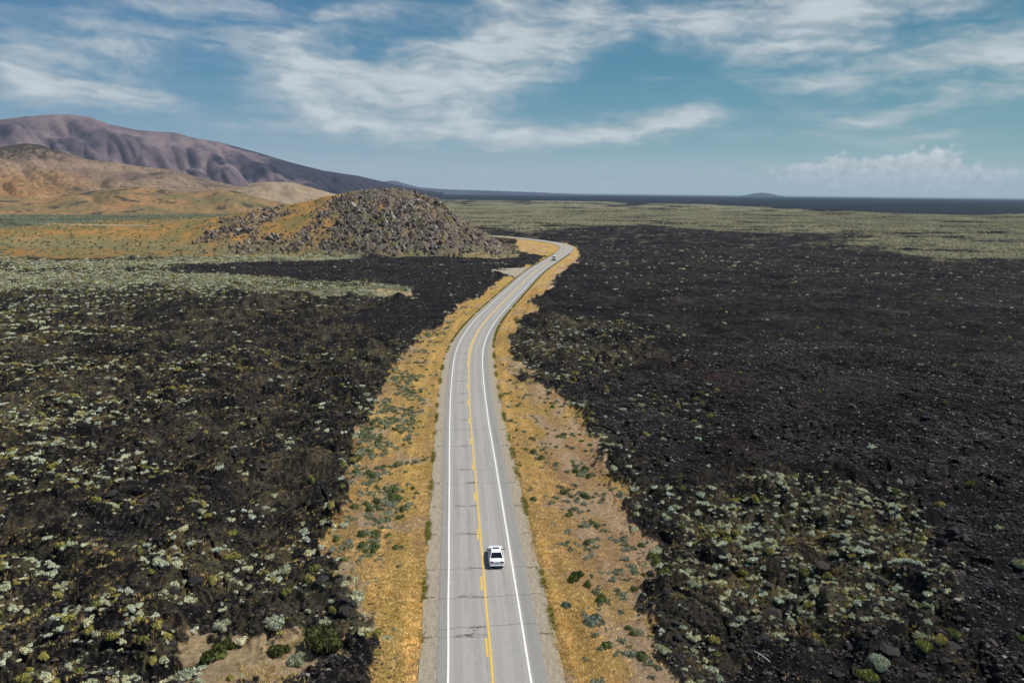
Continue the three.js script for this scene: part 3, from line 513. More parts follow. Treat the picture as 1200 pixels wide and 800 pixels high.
/* ------------------------------------------------------------------ the rocky butte beside the road */
const SPINE = [[-520, 4], [-420, 7.5], [-330, 10.5], [-280, 13], [-240, 17], [-215, 22], [-195, 26], [-162, 31.5], [-140, 36.5], [-121, 40.5], [-104, 42.6], [-88, 43.6], [-76, 42.4], [-64, 38.5], [-50, 31], [-35, 20.5], [-19, 9], [-8, 3], [4, 0]];
function butteHeight(x, z) {
  const ridge = -578 + (x + 88) * 0.1, w = x > -165 ? 78 : mix(78, 60, smooth(-165, -300, x)), e = (z - ridge) / w, t = clamp(1 - Math.abs(e) * 0.97), nx = x + 3 * noise(x / 16, z / 16), s = table(SPINE, nx);
  if (t <= 0 || s <= 0.01) return -3;
  return s * (t < 0.9 ? t * 0.985 + 0.1 * Math.sin(t * Math.PI) : 0.8865 + 0.0309 + 0.0826 * (1 - ((1 - t) / 0.1) ** 2)) - 1.2 * smooth(0.12, 0, t);
}
function butteRock(x, z) {                                 // 1 on bare rock, 0 on grass
  const n = fbm(x / 26 + 4, z / 26, 3), h = butteHeight(x, z);
  const dome = smooth(-152, -130, x + 26 * n - 0.7 * (h - 18)) * smooth(-3, 5, h - 1.5 + 5 * n);
  const patch = smooth(34, 18, Math.hypot((x + 190) * 0.95, (z + 556) * 1.0) + 22 * n), lower = smooth(20, 10, Math.hypot((x + 168) * 0.8, z + 518) + 18 * n);
  const grassTop = smooth(0.15, 0.4, fbm(x / 17, z / 17 + 60, 3) + 0.25 * smooth(-90, -140, x));
  return clamp(Math.max(dome * (1 - 0.75 * grassTop), patch * 0.6, lower * 0.5));
}
{
  const x0 = -520, x1 = 10, z0 = -672, z1 = -488, nx = 760, nz = 270, pos = [], col = [], idx = [], uv = [];
  for (let j = 0; j <= nz; j++) for (let i = 0; i <= nx; i++) {
    const x = mix(x0, x1, i / nx), z = mix(z0, z1, j / nz), h = butteHeight(x, z), k = butteRock(x, z), b = Math.abs(noise(x / 7, z / 7)), q = Math.abs(noise(x / 3 + 9, z / 3));
    pos.push(x, h + (h > 0.5 ? k * (3.8 * b + 2.2 * q + 2.6 * Math.abs(noise((x + 0.35 * z) / 4.5, (z - 0.3 * x) / 11)) + 1.1 * Math.abs(noise((x + 0.3 * z) / 1.9, z / 3.2)) - 2.6) * (1 - 0.6 * smooth(34, 41, h)) + 0.5 * noise(x / 9, z / 9) : 0), z); uv.push(x / 5, z / 5);
    const w = smooth(-0.4, 0.4, fbm(x / 18, z / 18, 3) * 1.3), fine = noise(x / 1.7, z / 1.7), low = smooth(9, 2, h + 3 * noise(x / 12, z / 12));
    let c = blend([0.20, 0.155, 0.06], [0.36, 0.19, 0.06], w);
    c = blend(c, [0.19, 0.18, 0.10], low * 0.75); c = blend(c, [0.09, 0.09, 0.045], smooth(0.15, 0.5, fine + 0.4 * noise(x / 5, z / 5)) * 0.7);
    c = blend(c, blend(blend([0.085, 0.07, 0.06], [0.19, 0.165, 0.14], smooth(-0.5, 0.4, fine + 0.4 * noise(x / 4, z / 6))), [0.15, 0.14, 0.06], smooth(0.05, 0.35, fbm(x / 8 + 40, z / 8, 3))), k * 0.9);
    col.push(c[0] * 1.45, c[1] * 1.45, c[2] * 1.45);
    if (i < nx && j < nz) { const a = j * (nx + 1) + i; idx.push(a, a + nx + 2, a + 1, a, a + nx + 1, a + nx + 2); }
  }
  const g = new THREE.BufferGeometry();
  g.setAttribute('position', new THREE.Float32BufferAttribute(pos, 3)); g.setAttribute('color', new THREE.Float32BufferAttribute(col, 3)); g.setAttribute('uv', new THREE.Float32BufferAttribute(uv, 2)); g.setIndex(idx); g.computeVertexNormals();
  const butte = new THREE.Group();
  part(butte, 'slope', g, new THREE.MeshPhysicalMaterial({ name: 'butte', specularIntensity: 0.15, vertexColors: true, map: grain, roughness: 1 }));
  // crags: slabs that lean to the west, grey with paler lichen
  const r = generator(51), shapes = [0, 1, 2, 3].map((i) => rockShape(60 + i, 1, 1, 0.5)), tones = [[0.075, 0.062, 0.052], [0.135, 0.112, 0.095], [0.20, 0.172, 0.148], [0.34, 0.31, 0.27], [0.115, 0.082, 0.068]].map(([a, b, c]) => new THREE.MeshPhysicalMaterial({ name: 'crag', specularIntensity: 0.3, color: lin(a, b, c), roughness: 0.95 }));
  const crags = [];
  for (let i = 0; i < 160000 && crags.length < 6500; i++) {
    const x = mix(-262, 8, r()), z = mix(-640, -490, r()), k = butteRock(x, z), h = butteHeight(x, z);
    if (h < 0.4 || r() > k * 0.95 || (z < -600 && r() < 0.7)) continue;
    const s = (0.32 + 0.5 * r() + (r() < 0.08 ? 1.1 * r() : 0)) * (1 - 0.45 * smooth(34, 41, h)) * (0.75 + 0.5 * smooth(-0.3, 0.3, fbm(x / 15, z / 15 + 9, 2)));
    crags.push({ x, z, h, s, tall: 0.9 + 1.5 * r(), yaw: r() * 6.28, lean: 0.5 + 0.3 * (r() - 0.5), tone: r() < 0.1 ? 3 : [0, 1, 2, 4][Math.floor(r() * 4)], shape: Math.floor(r() * 4) });
  }
  crags.sort((a, b) => b.s * b.tall - a.s * a.tall);
  const tilt = (q) => new THREE.Quaternion().setFromEuler(new THREE.Euler(0.12, 0, q.lean));
  crags.slice(0, 300).forEach((q) => {
    const m = part(butte, 'boulder', shapes[q.shape], tones[q.tone]);
    m.quaternion.copy(tilt(q)).multiply(turn.setFromAxisAngle(up, q.yaw)); m.position.set(q.x, q.h + q.s * 0.05, q.z); m.scale.set(q.s * 0.85, q.s * q.tall, q.s * 1.0);
  });
  const white = new THREE.MeshPhysicalMaterial({ name: 'crag', specularIntensity: 0.3, color: lin(1, 1, 1), roughness: 0.95 });
  for (let k = 0; k < 4; k++) mass('rubble', '', '', shapes[k], white, crags.slice(300).filter((q) => q.shape === k).map((q) => [q.x, q.h + q.s * 0.1, q.z, q.yaw, q.s, q.s * q.tall, tones[q.tone].color.clone().multiplyScalar(0.8 + 0.4 * r()), tilt(q)]), butte);
  structure(butte, 'hill', 'rocky dark butte with grassy western flank beside the highway');
}

/* ------------------------------------------------------------------ sagebrush, shrubs, grass */
const sageShapes = [0, 1, 2, 3].map((i) => bushShape(100 + i, { domes: 7 + 2 * i, spread: 0.62, radius: 0.225, tall: 1.05, leaves: 58, leaf: 0.1 }));
const shrubShapes = [0, 1, 2].map((i) => bushShape(140 + i, { domes: 4 + i, spread: 0.4, radius: 0.34, tall: 1.15, leaves: 110, leaf: 0.14 }));
const farShapes = [0, 1, 2].map((i) => bushShape(170 + i, { domes: 7, spread: 0.8, radius: 0.42, tall: 0.95, leaves: 16, leaf: 0.34 }));
const SAGE = [[0.66, 0.68, 0.50], [0.58, 0.62, 0.48], [0.72, 0.69, 0.47], [0.50, 0.52, 0.34], [0.68, 0.71, 0.58]], GREEN = [[0.34, 0.31, 0.085], [0.22, 0.23, 0.07], [0.44, 0.38, 0.12]], VERGESAGE = [[0.27, 0.29, 0.18], [0.36, 0.38, 0.28], [0.17, 0.20, 0.075]];
const sageMats = SAGE.map((c) => matte('sage', ...c)), greenMats = GREEN.map((c) => matte('shrub', ...c)), vergeMats = VERGESAGE.map((c) => matte('verge_sage', ...c));
{
  const r = generator(900), sage = [], green = [], verge = [], far = [], pick = (a) => Math.floor(r() * a.length);
  const scatter = (count, r0, r1, visit) => { for (let i = 0; i < count; i++) { const q = Math.sqrt(mix(r0 * r0, r1 * r1, r())), a = mix(-0.66, 0.66, r()), x = Math.sin(a) * q, z = -Math.cos(a) * q; visit(x, z, q, coverAt(x, z)); } };
  const visit = (x, z, q, c) => {
    if (Math.abs(c.d) < 6.9) return;
    const clump = fbm(x / 7 + 3, z / 7, 3), left = x < -8 && c.cinder < 0.5;
    if (c.verge > 0.5 && c.bank > 0.75) {
      const k = (c.d > 0 ? 0.10 + 0.32 * smooth(8, 15, c.d) * smooth(-50, -90, z) * smooth(-150, -70, z) : 0.08 + 0.45 * smooth(8.5, 12, -c.d) * 2.2 * smooth(-78, -105, z)) * smooth(-0.15, 0.35, clump + 0.1) * smooth(-330, -200, z);
      if (r() < k) verge.push([x, z, q, 0.5 + 0.65 * r(), r() < 0.84 ? 0 : 1]);
      return;
    }
    if (c.orange > 0.5) return;
    let k = c.pale * smooth(-0.5, 0.12, clump + 0.14) * 0.8 + (left ? 0.24 : 0.05) * smooth(-0.1, 0.4, clump) + (c.dirt > 0.5 ? 0.03 : 0);
    if (c.cinder > 0.5) k = Math.max(c.pale * 0.3, (0.005 + 0.03 * smooth(0.15, 0.5, clump)) * (q > 170 ? 2.6 : 1));
    if (c.smoothLava > 0.5) k = 0.004 + 0.03 * smooth(0.1, 0.4, clump);
    if (Math.abs(c.d) < 26 && z > -330) { const o = inside(VERGE, x, z, 2.2); if (o > 0.03) k += 0.3 * smooth(-0.1, 0.35, clump + 0.1); }
    if (r() > k * 0.9) return;
    if (r() > 0.35 + 0.9 * smooth(-0.25, 0.3, noise(x / 2.4, z / 2.4))) return;
    const s = (0.32 + (1.05 - 0.3 * c.pale) * Math.pow(r(), 2.2) + 0.06 * c.pale) * (q > 250 ? 1.25 : 1);
    if (r() < (c.cinder > 0.5 ? 0.35 : left ? 0.2 : 0.13)) green.push([x, z, q, s * 0.95]); else sage.push([x, z, q, s]);
  };
  scatter(48000, 44, 175, visit); scatter(130000, 175, 520, visit);
  scatter(330000, 440, 2300, (x, z, q, c) => {
    if (Math.abs(c.d) < 9 || c.verge > 0.4) return;
    const rise = x > -518 && x < 8 && z > -670 && z < -490 ? butteHeight(x, z) : -3;
    if (rise > 0.3) { if (butteRock(x, z) < 0.35 && r() < 0.13 + 0.4 * smooth(9, 2, rise)) far.push([x, rise, z, r() * 6.28, 0.6 + 0.6 * r(), 0.6 + 0.5 * r(), lin(0.24, 0.23, 0.12).multiplyScalar(0.6 + 0.7 * r())]); return; }
    const k = Math.max(c.pale * smooth(-0.15, 0.3, fbm(x / 170, z / 60, 4) * 1.7 + 0.12), c.dark * 0.5, c.orange * 0.22, c.cinder > 0.5 ? 0.03 : 0.02) * 0.55;
    if (r() < k) far.push([x, groundHeight(x, z) - 0.05, z, r() * 6.28, 0.9 + 0.9 * r(), 0.75 + 0.6 * r(), c.dark > 0.4 || c.orange > 0.4 ? lin(0.25, 0.26, 0.17).multiplyScalar(0.7 + 0.6 * r()) : lin(0.53, 0.49, 0.335).multiplyScalar(0.75 + 0.5 * r())]);
  });
  // the largest in view stand alone, the rest are one mass
  const split = (list, most) => {
    const seen = list.filter(([x, z]) => inFrame(x, 0.3, z, -4)).sort((a, b) => b[3] / b[2] - a[3] / a[2]).slice(0, most), own = new Set(seen);
    return [seen, list.filter((q) => !own.has(q))];
  };
  const sizes = (k) => (k < 0.6 ? 'small' : k < 0.85 ? 'mid-sized' : 'broad');
  const single = (q, shape, mat, name, label, category, group) => {
    const m = new THREE.Mesh(shape, mat); m.position.set(q[0], groundHeight(q[0], q[1]) - 0.04, q[1]); m.rotation.y = r() * 6.28; m.scale.set(q[3], q[3] * (0.8 + 0.4 * r()), q[3]);
    place(m, name, label, category, group);
  };
  const patch = PALE.find((q) => q.k === 0.85), [s1, s2] = split(sage, 290), [g1, g2] = split(green, 220), [v1, v2] = split(verge, 240);
  const sageWord = ['pale grey-green', 'cool grey-green', 'creamy', 'olive-grey', 'silvery'], greenWord = ['olive green', 'dark green', 'yellow-green'], nearTo = (q) => { const c = coverAt(q[0], q[1]), [px] = pixel(q[0], 0, q[1]); return { c, right: c.d < 900 ? c.d > 0 : px > 580, rim: Math.abs(c.d) < 900 && Math.abs(c.d) < 24 }; };
  for (const q of s1) {
    const { c, right, rim } = nearTo(q), dense = right && inside(patch, q[0], q[1], 0.5) > 0.4, k = pick(sageWord);
    const where = dense ? 'in the crowded patch between the cinder slopes' : c.dirt > 0.4 ? 'on the bare silt patch' : rim ? (right ? 'at the rim of the cinders next to the verge' : 'at the rim of the plated lava next to the verge') : right ? 'alone on the black cinder field' : c.pale > 0.3 ? 'in a thicket among the lava plates' : 'scattered among the rough lava plates';
    single(q, sageShapes[pick(sageShapes)], sageMats[k], 'sagebrush', sizes(q[3]) + ' ' + sageWord[k] + ' sagebrush ' + where, 'shrub', sizes(q[3]) + ' ' + sageWord[k] + ' sagebrush ' + where);
  }
  for (const q of g1) {
    const { c, right, rim } = nearTo(q), k = pick(greenWord), where = rim ? (right ? 'where cinders meet the verge' : 'where plated lava meets the verge') : right ? (inside(patch, q[0], q[1], 0.5) > 0.4 ? 'among sagebrush in the crowded patch' : 'on the open black cinders') : c.dirt > 0.4 ? 'on the bare silt patch' : c.pale > 0.3 ? 'in a sagebrush thicket among the lava plates' : 'among the bare lava plates';
    single(q, shrubShapes[pick(shrubShapes)], greenMats[k], 'rabbitbrush', sizes(q[3]) + ' ' + greenWord[k] + ' rabbitbrush ' + where, 'shrub', sizes(q[3]) + ' ' + greenWord[k] + ' rabbitbrush ' + where);
  }
  for (const q of v1) {
    const { c, right } = nearTo(q), k = q[4] ? 2 : pick([0, 1]), where = (Math.abs(c.d) < 10 ? 'close to the gravel shoulder' : Math.abs(c.d) < 14 ? 'midway across the verge' : 'far from the asphalt') + (right ? ' on the verge by the cinders' : ' on the verge by the plated lava');
    const label = sizes(q[3]) + ' ' + ['dusty green', 'blue-grey', 'dark green'][k] + ' bush ' + where;
    single(q, q[4] ? shrubShapes[pick(shrubShapes)] : sageShapes[pick(sageShapes)], vergeMats[k], 'verge_bush', label, 'bush', label);
  }
  const many = (list, tones, y) => list.map((q) => [q[0], groundHeight(q[0], q[1]) - 0.04, q[1], r() * 6.28, q[3], q[3] * (0.8 + 0.4 * r()), lin(...tones[pick(tones)]).multiplyScalar(0.85 + 0.3 * r())]);
  const plain = matte('foliage', 1, 1, 1);
  masses('sagebrush_cover', 'sagebrush spread thinly over the farther lava', 'sagebrush', 'bushes', sageShapes, plain, many(s2, SAGE));
  masses('rabbitbrush_cover', 'olive rabbitbrush dotted over the farther lava', 'shrubs', 'bushes', shrubShapes, plain, many(g2, GREEN));
  mass('verge_bush_cover', 'small bushes scattered along the farther verges', 'bushes', sageShapes[1], plain, many(v2, VERGESAGE));
  masses('sagebrush_flat', 'unbroken sagebrush covering the distant flats', 'sagebrush', 'bushes', farShapes, plain, far);
  console.log('plants', sage.length, green.length, verge.length, far.length);
}
{   // dry grass on the verges, straw among the lava, weeds along the shoulder
  const r = generator(321), shapes = [0, 1, 2].map((i) => tuftShape(200 + i, 16, 0.2, 0.36, 0.022)), gold = [], straw = [], weeds = [];
  for (let i = 0; i < 300000; i++) {
    const s = S0 - 14 + 300 * Math.pow(r(), 1.5), d = (r() < 0.5 ? -1 : 1) * (6.0 + 15 * r()), [x, z] = along(s, d), c = coverAt(x, z);
    if (c.verge < 0.6 || Math.abs(c.d) < 6) continue;
    const n = fbm(x / 9, z / 9, 3), e = c.d > 0 ? smooth(9, 16, c.d + 2 * n) : 0.3 * smooth(9, 14, -c.d);
    if (r() > 0.04 + 0.44 * (1 - 0.8 * smooth(0.12, 0.4, fbm(x / 5 + 50, z / 8, 3) + 0.25 * e)) * smooth(-0.35, 0.4, n * 1.3 + 0.18 - 0.75 * e)) continue;
    const w = r(); gold.push([x, groundHeight(x, z, c), z, r() * 6.28, 0.5 + 0.55 * r(), 0.28 + 0.45 * r(), lin(mix(0.66, 0.9, w), mix(0.45, 0.66, w), mix(0.16, 0.32, w)).multiplyScalar((0.7 + 0.5 * r()) * (1 + 0.25 * fbm(x / 4, z / 11, 2)) * (1 + 0.3 * noise(c.d / 1.4, c.s / 26)))]);
  }
  for (let i = 0; i < 170000; i++) {
    const q = Math.sqrt(mix(44 * 44, 300 * 300, Math.pow(r(), 1.3))), a = mix(-0.66, 0.66, r()), x = Math.sin(a) * q, z = -Math.cos(a) * q, c = coverAt(x, z);
    if (c.verge > 0.3 || c.smoothLava > 0.5) continue;
    const n = fbm(x / 6 + 30, z / 6, 3), k = (c.cinder > 0.5 ? 0.004 : x < 0 ? 0.34 : 0.18) + c.pale * 0.6 + c.dirt * 0.8;
    if (r() < k * smooth(-0.1, 0.4, n + 0.08)) { const w = r(); straw.push([x, groundHeight(x, z, c), z, r() * 6.28, 0.6 + 0.8 * r(), 0.4 + 0.6 * r(), lin(mix(0.34, 0.66, w), mix(0.29, 0.44, w), mix(0.10, 0.17, w)).multiplyScalar(0.6 + 0.5 * r())]); }
  }
  for (let i = 0; i < 26000; i++) {
    const s = S0 - 14 + 500 * Math.pow(r(), 1.2), sideways = r() < 0.5 ? -1 : 1, b = smooth(S0 + 120, S0 + 190, s), rim = sideways > 0 ? 6.5 - 1.1 * b : 6.1 - 0.5 * b, d = sideways * (rim + (r() + r() - 1) * 0.45);
    if (r() > smooth(-0.05, 0.35, noise(s / 7, sideways * 9) + 0.25 * noise(s / 1.5, 4) + 0.5 * b)) continue;
    const [x, z] = along(s, d); weeds.push([x, -0.03, z, r() * 6.28, 0.45 + 0.5 * r(), 0.35 + 0.5 * r(), lin(0.17 + 0.12 * r(), 0.19 + 0.06 * r(), 0.045)]);
  }
  for (let j = 0; j < 26; j++) {                            // weeds rooted in the cracks across the gravel
    const s = S0 + [7.2, 14.5, 20.5, 29.5, 38, 46.5, 63, 72, 90][j % 9] + 0.3 * (r() - 0.5), sideways = j % 2 ? -1 : 1;
    for (let k = 0; k < 14; k++) { const d = sideways * (5.0 + 1.3 * r()), [x, z] = along(s + (r() - 0.5) * 0.25, d); weeds.push([x, 0.0, z, r() * 6.28, 0.25 + 0.25 * r(), 0.2 + 0.2 * r(), lin(0.15, 0.17, 0.05)]); }
  }
  const dry = matte('dry_grass', 1, 1, 1);
  masses('grass', 'dry golden grass covering the road verges', 'grass', 'tufts', shapes, dry, gold);
  mass('straw_grass', 'dry straw-coloured grass rooted among the lava', 'grass', shapes[1], dry, straw);
  mass('weeds', 'green weeds along the edges of the gravel shoulders', 'weeds', shapes[2], dry, weeds);
  console.log('grass', gold.length, straw.length, weeds.length);
}

/* ------------------------------------------------------------------ lava boulders and rubble */
{
  const r = generator(64), shapes = [0, 1, 2, 3, 4].map((i) => rockShape(300 + i, 1, 0.8, 0.6)), low = [0, 1, 2].map((i) => rockShape(330 + i, 0, 0.8, 0.7));
  const tones = [[0.020, 0.018, 0.019], [0.030, 0.027, 0.026], [0.044, 0.037, 0.032], [0.024, 0.021, 0.023]], mats = tones.map((c) => new THREE.MeshPhysicalMaterial({ name: 'lava', color: lin(...c), roughness: 0.85, specularIntensity: 0.3 }));
  const big = [], small = [];
  for (let i = 0; i < 150000; i++) {
    const q = Math.sqrt(mix(44 * 44, 240 * 240, Math.pow(r(), 1.6))), a = mix(-0.66, 0.66, r()), x = Math.sin(a) * q, z = -Math.cos(a) * q, c = coverAt(x, z);
    if (c.verge > 0.35 && c.bank < 0.93 && Math.abs(c.d) > 8 && z > -260 && r() < 0.5) { small.push([x, groundHeight(x, z, c), z, r() * 6.28, 0.08 + 0.2 * r() * r(), 0.07 + 0.16 * r() * r(), lin(...tones[Math.floor(r() * 4)])]); continue; }
    if (c.verge > 0.35 || c.dirt > 0.6 || Math.abs(c.d) < 8) { if (c.verge > 0.35 && Math.abs(c.d) > 8 && r() < 0.22) small.push([x, groundHeight(x, z, c), z, r() * 6.28, 0.05 + 0.10 * r() * r(), 0.04 + 0.08 * r() * r(), lin(0.30, 0.22, 0.15).multiplyScalar(0.5 + 0.9 * r())]); continue; }
    const y = groundHeight(x, z, c), tone = tones[Math.floor(r() * 4)];
    if (c.cinder < 0.5 && r() < 0.5) continue;
    if (r() < 0.009 && q < 170) big.push([x, y, z, q, 0.4 + 0.75 * r() * r(), c.cinder > 0.5]);
    else small.push([x, y + 0.02, z, r() * 6.28, (0.10 + 0.28 * r() * r()) * (q > 130 ? 1.35 : 1), (0.08 + 0.24 * r() * r()) * (q > 130 ? 1.35 : 1), r() < 0.025 ? lin(0.22, 0.2, 0.18) : lin(...tone).multiplyScalar((0.8 + 0.7 * r()) * (1 + 0.9 * fbm(x / 30, z / 18, 3)))]);
  }
  for (let i = 0; i < 90000; i++) {
    const q = Math.sqrt(mix(200 * 200, 650 * 650, Math.pow(r(), 1.4))), a = mix(-0.66, 0.66, r()), x = Math.sin(a) * q, z = -Math.cos(a) * q, c = coverAt(x, z);
    if (c.verge > 0.2 || Math.abs(c.d) < 9 || c.orange > 0.3 || c.pale > 0.7) continue;
    const k = 1 + smooth(250, 600, q); small.push([x, groundHeight(x, z, c), z, r() * 6.28, (0.2 + 0.42 * r() * r()) * k, (0.13 + 0.25 * r() * r()) * k, r() < 0.06 ? lin(0.15, 0.135, 0.115) : lin(...tones[Math.floor(r() * 4)]).multiplyScalar((0.6 + 0.6 * r()) * (1 + 0.9 * fbm(x / 30, z / 18, 3)))]);
  }
  big.filter((q) => inFrame(q[0], q[1], q[2], -5)).sort((a, b) => b[4] / b[3] - a[4] / a[3]).slice(0, 260).forEach((q) => {
    const k = Math.floor(r() * 4), f = Math.floor(r() * 5), c = coverAt(q[0], q[2]), right = c.d < 900 ? c.d > 0 : q[0] > -3, rim = Math.abs(c.d) < 24;
    const m = new THREE.Mesh(shapes[f], mats[k]); m.position.set(q[0], q[1] + q[4] * 0.12, q[2]); m.rotation.set((r() - 0.5) * 0.6, r() * 6.28, (r() - 0.5) * 0.6); m.scale.set(q[4], q[4] * (0.6 + 0.4 * r()), q[4] * (0.7 + 0.4 * r()));
    const label = (q[4] < 0.5 ? 'small ' : q[4] < 0.75 ? 'knee-high ' : 'large ') + ['jet-black', 'charcoal', 'brownish', 'purplish black'][k] + ' lava boulder ' + (rim ? (right ? 'at the rim of the cinders' : 'at the rim of the plated lava') : c.pale > 0.3 ? (right ? 'among sagebrush in the crowded patch' : 'among sagebrush on the plated lava') : right ? 'out on the cinder field' : 'out among the lava plates');
    place(m, 'lava_boulder', label, 'boulder', label);
  });
masses('lava_rubble', 'loose black lava rubble strewn over the ground', 'rubble', 'stones', low, new THREE.MeshPhysicalMaterial({ name: 'clinker', color: lin(1, 1, 1), roughness: 0.8, specularIntensity: 0.3 }), small);
  console.log('rocks', big.length, small.length);
}
/* ------------------------------------------------------------------ vehicles */
function loft(sections) {                                  // rings of equal length -> closed skin
  const n = sections[0].length, pos = sections.flat(2), idx = [];
  for (let j = 0; j < sections.length - 1; j++) for (let i = 0; i < n; i++) { const a = j * n + i, b = j * n + ((i + 1) % n), c = a + n, d = b + n; idx.push(a, b, d, a, d, c); }
  for (const [j, flip] of [[0, 1], [sections.length - 1, 0]]) for (let i = 1; i < n - 1; i++) { const o = j * n; flip ? idx.push(o, o + i + 1, o + i) : idx.push(o, o + i, o + i + 1); }
  const g = new THREE.BufferGeometry(); g.setAttribute('position', new THREE.Float32BufferAttribute(pos, 3)); g.setIndex(idx);
  const f = g.toNonIndexed(); f.computeVertexNormals(); return toCreasedNormals(f, 0.6);
}
function panel(pts, lift) {                                // a four-cornered pane, set proud of the skin along its normal
  const [a, b, c, d] = pts.map((p) => new THREE.Vector3(...p)), n = b.clone().sub(a).cross(d.clone().sub(a)).normalize().multiplyScalar(lift), g = new THREE.BufferGeometry();
  g.setAttribute('position', new THREE.Float32BufferAttribute([a, b, c, a, c, d].flatMap((p) => p.clone().add(n).toArray()), 3)); g.computeVertexNormals(); return g;
}
const block = (w, h, d, x, y, z) => new RoundedBoxGeometry(w, h, d, 2, Math.min(w, h, d) * 0.3).translate(x, y, z);
const paintWhite = new THREE.MeshPhysicalMaterial({ name: 'white_paint', color: lin(0.78, 0.79, 0.80), roughness: 0.35, clearcoat: 0.8, clearcoatRoughness: 0.08 });
const darkGlass = new THREE.MeshPhysicalMaterial({ name: 'dark_glass', color: lin(0.008, 0.009, 0.014), roughness: 0.08, side: THREE.DoubleSide }), rubber = matte('rubber', 0.015, 0.015, 0.016, 0.9), alloy = new THREE.MeshStandardMaterial({ name: 'alloy', color: lin(0.5, 0.5, 0.52), metalness: 0.9, roughness: 0.35 }), blackTrim = matte('trim', 0.012, 0.012, 0.014, 0.6), redLamp = new THREE.MeshPhysicalMaterial({ name: 'tail_lamp', color: lin(0.16, 0.008, 0.012), roughness: 0.2 }), plateWhite = matte('plate', 0.35, 0.4, 0.5, 0.6);
function wheel(parent, x, z, radius, width) {
  const w = new THREE.Group(); w.name = 'wheel'; w.position.set(x, radius, z); parent.add(w);
  part(w, 'tyre', new THREE.LatheGeometry([[radius * 0.62, -width / 2], [radius * 0.95, -width / 2], [radius, -width * 0.36], [radius, width * 0.36], [radius * 0.95, width / 2], [radius * 0.62, width / 2]].map(([a, b]) => new THREE.Vector2(a, b)), 28).rotateZ(Math.PI / 2), rubber);
  part(w, 'rim', new THREE.CylinderGeometry(radius * 0.63, radius * 0.63, width * 0.8, 20).rotateZ(Math.PI / 2), alloy);
}
function ring(z, w, bottom, top, shoulder, crown) { return [[w * 0.88, bottom], [w * 0.97, bottom + 0.1], [w, (bottom + shoulder) / 2], [w * 0.975, shoulder], [w * 0.84, top], [w * 0.42, top + crown], [-w * 0.42, top + crown], [-w * 0.84, top], [-w * 0.975, shoulder], [-w, (bottom + shoulder) / 2], [-w * 0.97, bottom + 0.1], [-w * 0.88, bottom]].map(([x, y]) => [x, y, z]); }
